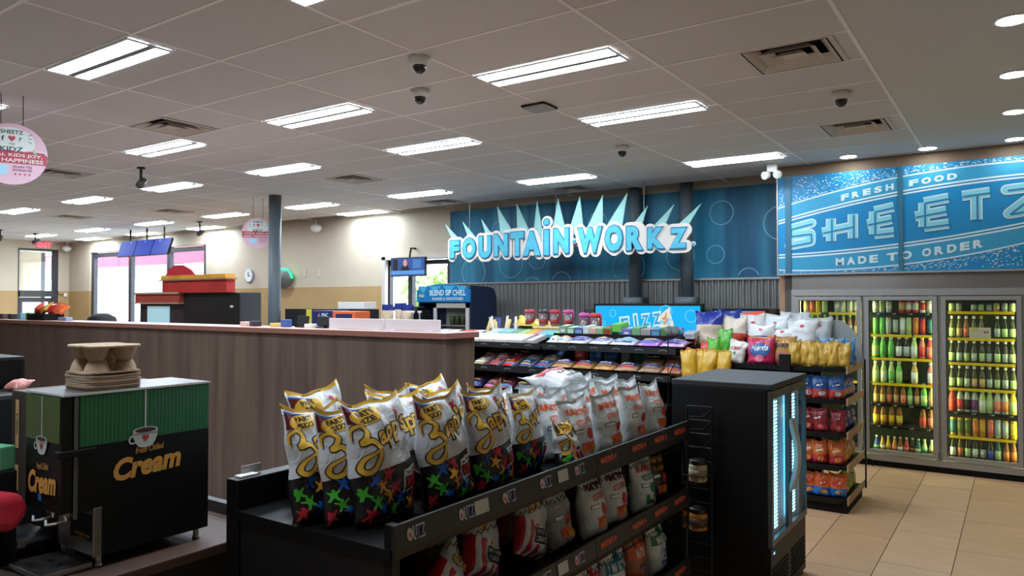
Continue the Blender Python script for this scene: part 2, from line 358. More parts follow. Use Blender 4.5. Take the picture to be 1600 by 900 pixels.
# floor with tiles
struct(MB().box((-22.2, -2.7, -0.12), (2.8, 10.3, -0.006)).obj('floor_slab', M('grout', (92, 74, 62), 0.85)))
fl = struct(thing('floor', 'x', 'x')); del fl['category']; del fl['label']
FT = [M('floor_tile_%d' % i, c, 0.5, var=0.07, scale=2.2, stretch=(1, 3, 1)) for i, c in enumerate(((200, 160, 122), (194, 154, 116), (205, 166, 129)))]
tw, tl = 0.4545, 0.909
fm = [MB().bbox((0.0025, 0.0025, -0.012), (tw - 0.0025, tl - 0.0025, 0.0), 0.0015).mesh('floor_tile', m) for m in FT]
rest = MB()
for i in range(-10, 8):
    for j in range(-1, 11):
        x = -0.404 + i * tw; y = 0.2 + j * tl + (0.3 if i % 2 else 0)
        if x < -4.2 or x > 2.2 or y > 9.35 or y < -1: continue
        if y + tl > 9.44: MB().box((x + 0.0025, y + 0.0025, -0.012), (x + tw - 0.0025, 9.44, 0.0)).obj('floor_tile', FT[i % 3], fl); continue
        vis = x > -3.2 and y > 2.0
        if vis: link('floor_tile', fm[(i * 7 + j * 3) % 3], fl, (x, y, 0))
        else: rest.box((x + 0.0025, y + 0.0025, -0.012), (x + tw - 0.0025, y + tl - 0.0025, 0.0))
o = rest.obj('floor_tile_field', FT[0], fl); o['kind'] = 'stuff'
MB().box((-22, -2.4, -0.006), (-4.25, 10.0, -0.001)).obj('floor_field', M('floor_far', (166, 150, 138), 0.5, var=0.06, scale=1.5), fl)
# ceiling: grid and tiles
struct(MB().box((-22.2, -2.7, CEIL + 0.24), (2.8, 10.3, CEIL + 0.34)).obj('ceiling_deck', M('ceiling_deck', (120, 116, 110), 0.8)))
ce = struct(thing('ceiling', 'x', 'x')); del ce['category']; del ce['label']
TILE = [M('ceiling_tile_%d' % i, c, 0.85, bump=0.12, bscale=160) for i, c in enumerate(((208, 206, 206), (205, 203, 203), (211, 209, 209)))]
GX, GY, gx0, gy0 = 1.222, 0.61, -4.505, 2.418
tm = [MB().bbox((0.004, 0.004, 0.0), (GX - 0.004, GY - 0.004, 0.02), 0.002).mesh('ceiling_tile', m) for m in TILE]
VENTS = []
for x, y, lb in ((-1.24, 5.17, 'large square air vent beside the round downlights'), (-1.25, 7.75, 'square air vent near the wall above the food banner'), (-6.61, 3.95, 'square louvred vent above the cream dispenser'), (-7.38, 7.08, 'dark square vent near the grey column'),
                 (-8.16, 9.72, 'brownish vent over the wall end of the blue mural'), (-10.19, 4.5, 'dark vent beside the round pink hanging sign'), (-13.0, 7.65, 'square vent above the blue menu screens'), (-15.36, 7.03, 'dark vent far off over the entrance side'), (-5.6, 9.6, 'brown edged vent above the fountain sign')):
    i = math.floor((x - gx0) / GX); j = math.floor((y - gy0) / GY); cx = gx0 + i * GX
    VENTS.append((i, j, min(max(x, cx + 0.312), cx + GX - 0.312), gy0 + (j + 0.5) * GY, lb))
VC = {(v[0], v[1]): v[2] for v in VENTS}
rest = MB()
for i in range(-15, 5):
    for j in range(-9, 13):
        x = gx0 + i * GX; y = gy0 + j * GY
        if (i, j) in VC:
            for a, b in ((x + 0.004, VC[i, j] - 0.301), (VC[i, j] + 0.301, x + GX - 0.004)):
                if b - a > 0.03: MB().box((a, y + 0.004, CEIL), (b, y + GY - 0.004, CEIL + 0.02)).obj('ceiling_tile', TILE[0], ce)
            continue
        if x + GX > -0.79: continue
        if y + GY > 10.2: continue
        if x > -12.0 and y > 0.5: link('ceiling_tile', tm[(i * 5 + j * 3) % 3], ce, (x, y, CEIL))
        else: rest.box((x + 0.013, y + 0.013, CEIL), (x + GX - 0.013, y + GY - 0.013, CEIL + 0.02))
o = rest.obj('ceiling_tile_field', TILE[0], ce); o['kind'] = 'stuff'
mb = MB(); GR = M('ceiling_grid_metal', (240, 236, 234), 0.45)
for i in range(-15, 6):
    x = gx0 + i * GX
    if x < -0.8: mb.box((x - 0.012, -2.5, CEIL - 0.004), (x + 0.012, 10.08, CEIL + 0.02))
for j in range(-8, 14):
    y = gy0 + j * GY
    if y < 10.08: mb.box((-22, y - 0.012, CEIL - 0.0035), (gx0 + 3 * GX, y + 0.012, CEIL + 0.019))
mb.obj('ceiling_grid', GR, ce)
MB().box((gx0 + 3 * GX - 0.01, -2.5, CEIL), (2.6, 10.08, CEIL + 0.02)).obj('drywall_strip', M('drywall', (205, 205, 203), 0.8), ce)
# ================================================================ CEILING FITTINGS
LENS = M('lit_lens', (255, 255, 255), 0.4, emit=TROFFER_EMIT, ecol=(226, 241, 255))
TRIM = M('troffer_trim', (226, 228, 226), 0.4)
mb = MB(); L2, W2 = 0.545, 0.15
for lo, hi in (((-L2, -W2, -0.012), (L2, -W2 + 0.012, 0)), ((-L2, W2 - 0.012, -0.012), (L2, W2, 0)), ((-L2, -W2, -0.012), (-L2 + 0.012, W2, 0)), ((L2 - 0.012, -W2, -0.012), (L2, W2, 0))): mb.box(lo, hi)
tf_frame = mb.mesh('troffer_frame', TRIM)
tf_div = MB().prism([(-0.026, 0), (0.026, 0), (0.024, -0.011), (-0.024, -0.011)], lambda a, b, d: (d, a + 0.02, b), -L2 + 0.012, L2 - 0.012).mesh('divider', M('troffer_divider', (120, 126, 128), 0.6))
tf_near = MB().add([(-L2 + 0.012, -W2 + 0.012, -0.009), (L2 - 0.012, -W2 + 0.012, -0.009), (L2 - 0.012, -0.002, -0.006), (-L2 + 0.012, -0.002, -0.006)], [(3, 2, 1, 0)]).mesh('lens', LENS)
tf_far = MB().add([(-L2 + 0.012, 0.042, -0.006), (L2 - 0.012, 0.042, -0.006), (L2 - 0.012, W2 - 0.012, -0.009), (-L2 + 0.012, W2 - 0.012, -0.009)], [(3, 2, 1, 0)]).mesh('lens', LENS)
LX = [-2.72, -5.13, -7.58, -10.05, -12.5, -15.0, -17.55, -20.1]
rows = [(0.72, LX[:3], ''), (2.575, LX[:3], 'row nearest the camera domes'), (4.43, LX[:3], 'row beside the twin camera domes'), (5.99, LX[:6], 'row above the cashier counter'), (8.54, LX, 'row before the back wall'), (9.74, [LX[3], LX[5], LX[6], LX[7]], 'row along the cream back wall')]
rown = ['row out of view behind the viewer', 'front row over the chip shelf', 'second row with the twin camera domes', 'middle row over the cashier counter', 'fourth row before the blue mural wall', 'last row along the cream back wall']
for (y, xs, _), rn in zip(rows, rown):
    for k, x in enumerate(xs):
        t = thing('ceiling_light', '%s lit white ceiling panel from the cooler end, %s' % (ORD[k + 1], rn), 'light', (x, y, CEIL - 0.004), group='lit ceiling panels')
        for nm, me in (('frame', tf_frame), ('lens', tf_near), ('lens', tf_far), ('divider', tf_div)): link(nm, me, t)
# recessed downlights
DL = M('downlight_lens', (255, 255, 255), 0.4, emit=24.0, ecol=(238, 248, 255))
dl_ring = MB().lathe([(0.098, 0), (0.098, -0.006), (0.085, -0.009), (0.082, -0.004)], 24).mesh('trim_ring', TRIM)
dl_lens = MB().add([(0.083 * math.cos(2 * PI * k / 24), 0.083 * math.sin(2 * PI * k / 24), -0.0095) for k in range(24)], [tuple(range(23, -1, -1))]).mesh('lens', DL)
for (x, y), lb in zip([(-0.01, 5.21), (-0.01, 6.47), (-0.01, 7.75), (-0.01, 9.05), (-0.79, 9.07), (-1.58, 9.08)],
        ['round downlight highest above the tiled aisle', 'second round downlight down the tiled aisle', 'third round downlight down the tiled aisle', 'round downlight in the corner before the food banner', 'round downlight above the FOOD lettering of the banner', 'round downlight above the FRESH end of the banner']):
    t = thing('downlight', lb, 'light', (x, y, CEIL - 0.001), group='round ceiling downlights'); link('trim_ring', dl_ring, t); link('lens', dl_lens, t)
# air diffusers
VENT = M('vent_metal', (205, 198, 190), 0.5); VD = M('vent_cavity', (52, 44, 38), 0.8)
def sqring(a, b, za, zb):
    vs = [(sx * q, sy * q, z) for q, z in ((a, za), (b, zb)) for sx, sy in ((-1, -1), (1, -1), (1, 1), (-1, 1))]
    return vs, [(i, (i + 1) % 4, 4 + (i + 1) % 4, 4 + i) for i in range(4)]
vm = {}
vm['frame'] = MB().add(*sqring(0.303, 0.272, -0.002, -0.007)).mesh('frame', VENT)
vm['duct'] = MB().add(*sqring(0.272, 0.272, -0.007, 0.14)).box((-0.272, -0.272, 0.14), (0.272, 0.272, 0.145)).mesh('duct', VD)
vm['louvre'] = MB().add(*sqring(0.262, 0.195, -0.008, 0.05)).mesh('louvre', VENT)
vm['louvre2'] = MB().add(*sqring(0.180, 0.115, -0.012, 0.04)).mesh('louvre', VENT)
vm['core'] = MB().add(*sqring(0.10, 0.07, -0.014, 0.012)).box((-0.075, -0.075, 0.010), (0.075, 0.075, 0.013)).mesh('core', VENT)
for _, _, x, y, lb in VENTS:
    t = thing('air_vent', lb, 'vent', (x, y, CEIL - 0.003), group='ceiling air vents')
    for nm in ('frame', 'duct', 'louvre', 'louvre2', 'core'): link('louvre' if nm == 'louvre2' else nm, vm[nm], t)
# dome cameras and other ceiling things
DOME = M('dark_dome', (14, 14, 16), 0.12, coat=0.5)
cb = MB().lathe([(0.072, 0), (0.072, -0.03), (0.06, -0.055), (0.05, -0.06)], 20).mesh('housing', M('camera_housing', (214, 214, 210), 0.5), True)
cdm = MB().lathe([(0.047, -0.058), (0.046, -0.075), (0.036, -0.098), (0.018, -0.112), (0.002, -0.116)], 18).mesh('dome', DOME, True)
for x, y, lb in ((-3.33, 3.75, 'upper of the twin white camera domes'), (-3.84, 4.33, 'lower of the twin white camera domes'), (-1.14, 6.27, 'white camera dome between the two large vents'), (-3.46, 7.12, 'small camera dome above the fountain sign')):
    t = thing('camera_dome', lb, 'camera', (x, y, CEIL - 0.002), group='ceiling camera domes'); link('housing', cb, t); link('dome', cdm, t)
t = thing('wireless_sensor', 'thin dark edged wireless unit flat on the ceiling', 'sensor', (-3.33, 5.27, CEIL - 0.002))
MB().bbox((-0.11, -0.11, -0.03), (0.11, 0.11, 0), 0.012).obj('body', M('sensor_grey', (158, 158, 156), 0.5), t); MB().box((-0.113, -0.113, -0.018), (0.113, -0.108, -0.003)).box((0.108, -0.113, -0.018), (0.113, 0.113, -0.003)).obj('edge_band', BLACKM, t)
def hang_cam(x, y, drop, lb, rz=0):
    t = thing('hanging_camera', lb, 'camera', (x, y, CEIL - 0.002), (0, 0, rz), group='black drop-pole cameras')
    MB().lathe([(0.05, 0), (0.05, -0.02)], 12).tube([(0, 0, -0.02), (0, 0, -drop)], 0.016, 8).obj('pole', BLACK, t)
    mb = MB(); T = Matrix.Translation((0, 0, -drop - 0.04)) @ Matrix.Rotation(0.45, 4, 'X'); mb.lathe([(0.02, -0.12), (0.045, -0.11), (0.045, 0.06), (0.03, 0.07)], 12, T=T @ Matrix.Rotation(PI / 2, 4, 'X')); mb.obj('camera_body', M('cam_grey', (70, 66, 62), 0.5), t, True)
hang_cam(-8.9, 4.9, 0.16, 'black camera on a drop pole beside two lit panels', 0.8); hang_cam(-13.9, 8.9, 0.2, 'black camera on a drop pole beside the menu screens', 0.5); hang_cam(-19.6, 8.2, 0.16, 'drop-pole camera near the exit sign'); hang_cam(-19.2, 7.3, 0.17, 'tilted drop-pole camera before the entrance wall', 1.0)
# twin emergency lamps by the banner
t = thing('emergency_lamp', 'white twin head emergency lamp above the banner corner', 'lamp', (-2.42, 9.05, 3.38))
MB().bbox((-0.06, -0.02, 0.06), (0.06, 0.03, 0.155), 0.01).obj('housing', WHITE, t)
for s in (-1, 1):
    T = Matrix.Translation((s * 0.065, -0.03, 0.02)) @ Matrix.Rotation(PI / 2 + 0.3, 4, 'X') @ Matrix.Rotation(s * 0.5, 4, 'Y')
    MB().lathe([(0.02, -0.05), (0.045, -0.03), (0.05, 0.03), (0.04, 0.035)], 14, T=T).tube([(s * 0.03, 0, 0.07), (s * 0.065, -0.02, 0.03)], 0.01).obj('lamp_head', M('lamp_head', (210, 208, 200), 0.4), t, True)
# wall lamps
for x, y, z, lb in ((-21.75, 9.9, 3.36, 'small white round fitting in the wall corner'), (-11.6, 9.98, 3.36, 'small white round fitting high on the cream wall')):
    t = thing('ceiling_speaker', lb, 'fitting', (x, y, z)); MB().lathe([(0.02, 0.08), (0.09, 0.06), (0.12, 0.0), (0.08, -0.06), (0.01, -0.09)], 14).tube([(0, 0, 0.07), (0, 0, 0.18)], 0.012).obj('globe', WHITE, t, True)
# exit sign
t = thing('exit_sign', 'red lit EXIT sign over the entrance opening', 'sign', (-21.97, 9.40, 3.44))
MB().box((0, -0.15, -0.09), (0.04, 0.15, 0.09)).obj('housing', M('exit_housing', (230, 160, 165), 0.5), t)
mb = MB(); planar(mb, text2d('EXIT', 0.13, 0.02), (0.042, 0, 0), (0, 1, 0), (0, 0, 1), 0.002); mb.obj('lettering', M('exit_red', (255, 60, 80), 0.5, emit=1.5), t)
# ================================================================ DRINKS COOLER (front plane y = 9.38)
CF = 9.38
INK = M('cooler_interior', (40, 42, 38), 0.6)
wc = thing('drinks_cooler', 'long walk-in drinks cooler with grey framed glass doors', 'cooler')
mb = MB(); mb.box((-2.27, 10.0, 0.06), (0.75, 10.06, 1.99)); mb.box((-2.27, CF + 0.06, 1.95), (0.75, 10.0, 1.99)); mb.box((-2.27, CF + 0.06, 0.04), (0.75, 10.0, 0.08)); mb.box((-2.27, CF + 0.06, 0.08), (-2.24, 10.0, 1.95)); mb.box((0.72, CF + 0.06, 0.08), (0.75, 10.0, 1.95))
mb.obj('interior_shell', INK, wc)
DX = [(-2.245, -1.510), (-1.475, -0.745), (-0.705, 0.025), (0.065, 0.74)]
mb = MB()
mb.box((-2.29, CF, 1.955), (0.78, CF + 0.07, 2.03)); mb.box((-2.29, CF - 0.01, 0.07), (0.78, CF + 0.07, 0.135))
mb.box((-2.29, CF, 0.07), (-2.25, CF + 0.07, 1.96)); mb.box((0.745, CF, 0.07), (0.78, CF + 0.07, 1.96))
for (a, b), (c, d) in zip(DX, DX[1:]): mb.box((b + 0.006, CF + 0.03, 0.13), (c - 0.006, CF + 0.075, 1.96))
mb.obj('frame', ALU, wc)
MB().box((-2.29, CF + 0.02, 0.0), (0.78, CF + 0.1, 0.07)).obj('kick_plate', BLACKM, wc)
CG = glassmat('cooler_glass', (0.93, 0.97, 0.95), 0.03, 1.28)
GASK = M('door_gasket', (30, 30, 32), 0.6)
for k, (a, b) in enumerate(DX):
    dr = MB(); w = 0.044; z0, z1 = 0.15, 1.945
    for lo, hi in (((a, CF - 0.015, z0), (a + w, CF + 0.03, z1)), ((b - w, CF - 0.015, z0), (b, CF + 0.03, z1)), ((a + w, CF - 0.015, z0), (b - w, CF + 0.03, z0 + w)), ((a + w, CF - 0.015, z1 - w), (b - w, CF + 0.03, z1))): dr.box(lo, hi)
    g = dr.obj('glass_door', ALU, wc)
    MB().box((a + w, CF + 0.005, z0 + w), (b - w, CF + 0.012, z1 - w)).obj('glass_pane', CG, g)
    mb = MB()
    for lo, hi in (((a + w, CF + 0.013, z0 + w), (a + w + 0.008, CF + 0.03, z1 - w)), ((b - w - 0.008, CF + 0.013, z0 + w), (b - w, CF + 0.03, z1 - w)), ((a + w + 0.008, CF + 0.013, z1 - w - 0.008), (b - w - 0.008, CF + 0.03, z1 - w))): mb.box(lo, hi)
    mb.obj('gasket', GASK, g)
LEDC = M('cooler_led', (255, 255, 255), 0.4, emit=9.0, ecol=(246, 255, 172))
for x in (-2.225, -1.4925, -0.725, 0.045):
    MB().box((x - 0.012, CF + 0.10, 0.2), (x + 0.012, CF + 0.125, 1.9)).obj('led_tube', LEDC, wc)
BMS = {}
YEL = M('yellow_price_strip', (250, 205, 20), 0.45, var=0.06, scale=30); SHB = M('cooler_shelf', (60, 62, 58), 0.5)
SH = [[1.755, 1.49, 1.24, 0.95, 0.69, 0.45, 0.17], [1.755, 1.505, 1.235, 0.945, 0.705, 0.455, 0.17], [1.775, 1.485, 1.215, 0.935, 0.675, 0.41, 0.17], [1.755, 1.49, 1.24, 0.95, 0.69, 0.45, 0.17]]
YF = [[1, 1, 1, 1, 0, 0, 0], [0, 1, 1, 1, 0, 0, 0], [1, 1, 1, 1, 0, 1, 0], [1, 1, 1, 1, 0, 0, 0]]
for k, (a, b) in enumerate(DX):
    for j, z in enumerate(SH[k]):
        s = MB().box((a + 0.03, CF + 0.125, z - 0.012), (b - 0.03, 9.98, z)).obj('shelf', SHB, wc)
        if YF[k][j]:
            cuts = [(a + 0.06, b - 0.06)] if (k, j) not in ((0, 0), (1, 1)) else ([(a + 0.06, a + 0.27), (a + 0.36, b - 0.06)] if k == 0 else [(a + 0.05, a + 0.47), (a + 0.49, b - 0.05)])
            for c0, c1 in cuts:
                st = MB().box((c0, CF + 0.118, z - 0.028), (c1, CF + 0.124, z + 0.002)).obj('price_strip', YEL, s)
                mb = MB()
                for q in range(int((c1 - c0) / 0.11)): planar(mb, rect(0.045, 0.02), (c0 + 0.06 + q * 0.11, CF + 0.118, z - 0.015), (1, 0, 0), (0, 0, 1), 0.001)
        else:
            mb = MB(); MB().box((a + 0.05, CF + 0.120, z - 0.03), (b - 0.05, CF + 0.124, z)).obj('shelf_lip', BLACK, s)
            if 'pl' not in BMS: mb = MB(); planar(mb, text2d('1.49', 0.018, 0.01), (0, 0, 0), (1, 0, 0), (0, 0, 1), 0.001); BMS['pl'] = mb.mesh('price_label', WHITE)
            for q in range(4): link('price_label', BMS['pl'], s, (a + 0.12 + q * 0.17, CF + 0.12, z - 0.014))
# bottles and cans
def bprof(kind):
    if kind == 'can': return [(0.022, 0), (0.029, 0.006), (0.0295, 0.02), (0.0295, 0.15), (0.027, 0.163), (0.024, 0.166)], None, (0.030, 0.02, 0.145)
    if kind == 'short': return [(0.026, 0), (0.030, 0.006), (0.030, 0.085), (0.026, 0.095)], None, (0.0305, 0.01, 0.08)
    if kind == 'wide': return [(0.03, 0), (0.034, 0.008), (0.034, 0.12), (0.028, 0.145), (0.020, 0.17), (0.017, 0.185)], (0.02, 0.185, 0.215), (0.0345, 0.02, 0.115)
    if kind == 'slim': return [(0.024, 0), (0.028, 0.008), (0.028, 0.09), (0.024, 0.12), (0.014, 0.155), (0.012, 0.18)], (0.0145, 0.18, 0.205), (0.0285, 0.015, 0.09)
    if kind == 'hour': return [(0.028, 0), (0.033, 0.012), (0.031, 0.06), (0.033, 0.11), (0.026, 0.15), (0.015, 0.175), (0.014, 0.19)], (0.018, 0.19, 0.212), (0.0338, 0.03, 0.10)
    if kind == 'cone': return [(0.026, 0), (0.029, 0.01), (0.028, 0.05), (0.012, 0.115), (0.010, 0.13)], (0.013, 0.13, 0.15), (0.0295, 0.01, 0.045)
BM = {}
def bottle(x, y, z, kind, col, cap, lab, label, s=1.0, rx=0.0):
    pr, cp, lb = bprof(kind)
    kb = (kind, col)
    if kb not in BM: BM[kb] = MB().lathe(pr, 12).mesh('can' if kind in ('can', 'short') else 'bottle', C(col, 0.18), True)
    nm = 'drink_can' if kind in ('can', 'short') else 'drink_bottle'
    o = link(nm, BM[kb], None, (x, y, z), (rx, 0, random.uniform(0, 6)), (s, s, s * (1.18 if kind in ('slim', 'hour', 'wide', 'can') else 1.0))); tag(o, label, 'can' if 'can' in nm else 'bottle', 'drinks behind the cooler glass')
    if cp:
        kc = ('cap', kind, cap)
        if kc not in BM: r, a, b = cp; BM[kc] = MB().lathe([(r, a), (r, b - 0.003), (r * 0.8, b)], 10).mesh('cap', C(cap, 0.4), True)
        link('cap', BM[kc], o)
    if lab:
        kl = ('lab', kind, lab)
        if kl not in BM: r, a, b = lb; BM[kl] = MB().lathe([(r, a), (r, b)], 12).mesh('wrap_label', C(lab, 0.4), True)
        link('wrap_label', BM[kl], o)
    return o
W_, LG, GN, RD, OR, YL, BR, DK = (235, 235, 225), (196, 222, 150), (120, 196, 104), (214, 70, 62), (232, 136, 70), (236, 200, 70), (150, 95, 50), (45, 45, 40)
PK, TN, PU, SV, GD, TE = (240, 130, 110), (215, 180, 120), (120, 60, 120), (190, 200, 190), (220, 170, 50), (60, 120, 120)
CN = {W_: 'white', LG: 'pale green', GN: 'green', RD: 'red', OR: 'orange', YL: 'yellow', BR: 'brown', DK: 'dark', PK: 'pink', TN: 'tan', PU: 'purple', SV: 'silver grey', GD: 'gold', TE: 'teal', (60, 90, 190): 'blue'}
BL = (60, 90, 190)
def b3(k, c, cap, lab): return (k, c, cap, lab)
R = {}
R[0, 0] = [('wide', PK, W_, TN), ('wide', OR, W_, PK), ('wide', YL, OR, None), ('wide', LG, LG, None), 0, ('wide', LG, LG, W_), ('wide', LG, LG, W_), ('wide', LG, DK, W_), ('wide', PK, RD, W_)]
R[0, 1] = [('slim', GN, GN, LG), ('slim', GN, GN, TN), ('slim', YL, GN, TN), ('slim', YL, GN, GD), ('slim', YL, GN, TN), ('slim', TN, GN, W_), ('slim', TN, GN, LG), ('slim', BR, GN, W_), ('slim', BR, GN, TN)]
R[1, 0] = [('hour', SV, W_, W_), ('hour', SV, W_, LG), ('hour', SV, W_, W_), 0, ('hour', RD, RD, TN), ('hour', RD, RD, W_), ('hour', RD, RD, W_), ('hour', W_, RD, RD), ('hour', SV, DK, W_)]
R[1, 1] = [('can', GN, 0, GN), ('can', (110, 205, 140), 0, GN), ('can', TN, 0, SV), ('can', DK, 0, SV), ('can', LG, 0, W_), ('can', LG, 0, LG), ('can', OR, 0, OR), ('can', PU, 0, RD), ('can', DK, 0, TE)]
R[1, 2] = [('wide', GN, W_, LG), ('wide', (128, 210, 106), W_, GN), ('wide', (128, 210, 106), W_, GN), ('wide', DK, W_, W_), ('wide', DK, W_, SV), ('wide', LG, W_, W_), ('wide', PK, W_, RD), ('wide', RD, W_, PK)]
R[1, 3] = [('wide', LG, W_, LG), ('wide', LG, W_, W_), ('wide', LG, W_, GN), ('wide', (128, 210, 106), W_, LG), 0, ('wide', TN, W_, W_), 0, ('wide', PK, W_, W_)]
R[1, 4] = [('slim', BR, YL, TN), ('slim', BR, YL, TN), ('slim', BR, RD, PK), ('slim', BR, RD, TN), ('slim', BR, OR, PK), ('slim', GN, GN, LG), ('slim', BR, BR, TN), ('hour', GN, GN, LG), ('slim', TN, TN, TN)]
R[1, 5] = [('hour', BR, YL, YL), ('hour', BR, YL, GD), ('hour', BR, YL, GD), ('hour', BR, YL, YL), 0, 0, ('hour', BR, RD, RD), ('hour', BR, RD, PK)]
R[1, 6] = [('cone', BL, W_, GN), ('cone', TN, BR, W_), ('cone', YL, W_, OR), ('cone', OR, W_, PK), ('cone', BR, TN, W_), ('cone', RD, W_, PK), ('cone', DK, SV, BR), ('cone', TE, W_, LG), ('cone', LG, W_, TE), ('cone', LG, W_, BR)]
R[2, 0] = [('short', SV, 0, LG), ('short', SV, 0, SV), 0, ('short', TE, 0, SV), ('short', TE, 0, LG), ('short', TE, 0, SV), ('short', SV, 0, TN), ('short', SV, 0, SV), ('short', SV, 0, LG)]
R[2, 1] = [('slim', (110, 100, 60), W_, LG), ('slim', (110, 100, 60), W_, TN), ('slim', BR, W_, PK), ('slim', (110, 100, 60), W_, LG), ('slim', (110, 100, 60), YL, LG), 0, ('slim', DK, W_, SV), ('slim', DK, W_, LG), ('slim', DK, W_, LG)]
R[2, 2] = [('slim', (74, 72, 58), W_, SV if q % 2 else LG) for q in range(9)]
R[2, 3] = [('slim', (84, 78, 56), W_, (LG, LG, SV, TN, TN, SV, LG, SV, LG)[q]) for q in range(9)]
R[2, 4] = [('wide', RD, RD, RD), ('wide', SV, RD, RD), ('wide', SV, DK, DK), ('wide', SV, DK, PU), ('wide', LG, LG, W_), ('wide', LG, LG, LG), ('wide', SV, OR, PK), ('wide', SV, OR, OR), ('wide', YL, YL, LG)]
R[2, 5] = [('can', GD, 0, TE), ('can', GD, 0, (120, 130, 50)), ('can', GD, 0, (110, 130, 60)), ('can', GD, 0, OR), ('can', OR, 0, GD), ('can', OR, 0, PK), ('can', SV, 0, SV), ('can', GD, 0, SV), ('can', GD, 0, YL)]
R[2, 6] = [('slim', DK, BL, W_), ('slim', (110, 100, 60), W_, OR), ('slim', DK, BL, LG), ('slim', DK, BL, W_), ('slim', DK, BL, SV), ('slim', DK, W_, BL), ('slim', TE, YL, LG), ('slim', BR, YL, OR), ('slim', BR, YL, OR)]
for j_, q_ in enumerate((3, 2, 1, 4, 5)): R[3, j_ + 1] = R[1, q_]
DN = ['cooler door behind the snack rack', 'middle cooler door', 'cooler door at the far end', 'outermost cooler door']
SN = ['top', 'second', 'third', 'fourth', 'fifth', 'sixth', 'bottom']
for (k, j), L in R.items():
    a, b = DX[k]; n = len(L); z = SH[k][j]; x0, x1 = a + 0.09, b - 0.082
    for i, it in enumerate(L):
        if not it: continue
        kind, col, cap, lab = it
        x = x0 + (x1 - x0) * i / (n - 1) + random.uniform(-0.004, 0.004); s = 1.0 if kind != 'short' else 0.95
        if j == 6 and kind == 'cone': s = 1.05
        cn_ = CN.get(lab, CN.get(col, 'clear')) if lab else CN.get(col, 'clear')
        lb = '%s %s, %s along the %s shelf, %s' % (cn_, 'can' if kind in ('can', 'short') else 'bottle', ORD[i + 1], SN[j], DN[k])
        bottle(x, CF + 0.175 + random.uniform(0, 0.01), z + 0.0005, kind, col, cap or W_, lab, lb, s)
t = thing('shelf_card', 'pale printed promotion card on the far cooler door shelf', 'card', (-0.35, CF + 0.13, 1.487))
MB().box((-0.10, 0, 0), (0.10, 0.004, 0.115)).obj('card', M('promo_card', (214, 205, 190), 0.5), t)
mb = MB(); planar(mb, rect(0.07, 0.03), (-0.05, 0, 0.09), (1, 0, 0), (0, 0, 1), 0.001, 0)
for dx in (0.045, 0.07): planar(mb, ngon(10, 0.011, 0.014), (dx, 0, 0.065), (1, 0, 0), (0, 0, 1), 0.001, 1)
mb.obj('lettering', [M('card_yellow', (225, 200, 90), 0.5), C((205, 60, 60))], t)
# ---- surround: steel header, corner posts, soffit
struct(MB().box((-2.29, CF + 0.03, 2.03), (2.6, 9.98, 2.24)).obj('trim_2', M('steel_header', (176, 170, 164), 0.28, 0.9, var=0.15, scale=1.6, stretch=(1, 1, 0.05))))
struct(MB().box((-2.44, CF + 0.04, 0), (-2.37, 10.06, 2.22)).obj('trim_3', M('wood_corner_post', (170, 130, 98), 0.6)))
struct(MB().box((-2.37, CF + 0.02, 0), (-2.292, 10.06, 2.22)).obj('trim_4', M('dark_corner_post', (84, 76, 72), 0.5)))
struct(MB().box((0.79, CF + 0.02, 0), (2.6, 10.06, 2.03)).obj('wall_cooler_end', M('dark_panel', (70, 64, 60), 0.5)))
struct(MB().box((-2.44, 9.34, 3.41), (2.6, 10.06, CEIL)).box((-2.44, 9.36, 2.24), (2.6, 10.06, 3.41)).obj('wall_soffit', M('soffit_paint', (128, 106, 84), 0.7)))
# ---- banner: blue panels with sprung oval artwork
BB = M('banner_blue', (0, 130, 184), 0.5); BM1 = M('banner_mid', (50, 150, 190), 0.45); BW = M('banner_white', (205, 226, 230), 0.5); BC = M('banner_cyan', (130, 205, 220), 0.45); BD = M('banner_shade', (40, 120, 165), 0.5)
bt = thing('menu_banner', 'blue FRESH FOOD MADE TO ORDER banner above the cooler doors', 'banner')
BY = 9.30; ZB0, ZB1 = 2.225, 3.405
spans = [(-2.42, -2.335), (-2.265, -1.105), (-1.06, 0.62), (0.665, 2.4)]
for a, b in spans: MB().box((a, BY, ZB0), (b, BY + 0.03, ZB1)).obj('panel', BB, bt)
mb = MB()
for a, b in ((-2.335, -2.265), (-1.105, -1.06), (0.62, 0.665)): mb.box((a, BY - 0.012, ZB0), (b, BY + 0.03, ZB1))
mb.obj('joint_strip', M('banner_joint', (52, 108, 132), 0.4), bt)
MB().box((-2.435, BY - 0.01, ZB0 - 0.02), (2.4, BY + 0.03, ZB0)).box((-2.435, BY - 0.01, ZB0), (-2.42, BY + 0.03, ZB1)).obj('edge_frame', ALU, bt)
def quad3(p):                                            # parabola through three points
    (x0, y0), (x1, y1), (x2, y2) = p
    def f(x): return y0 * (x - x1) * (x - x2) / ((x0 - x1) * (x0 - x2)) + y1 * (x - x0) * (x - x2) / ((x1 - x0) * (x1 - x2)) + y2 * (x - x0) * (x - x1) / ((x2 - x0) * (x2 - x1))
    return f
cT = quad3([(-2.255, 3.068), (-1.092, 3.285), (0.063, 3.345)]); cU = quad3([(-2.256, 2.895), (-1.094, 3.107), (0.061, 3.195)])
cL = quad3([(-2.259, 2.437), (-1.099, 2.512), (0.055, 2.678)]); cB = quad3([(-2.26, 2.262), (-1.101, 2.297), (0.053, 2.490)])
def clipz(z): return max(ZB0 + 0.004, min(ZB1 - 0.004, z))
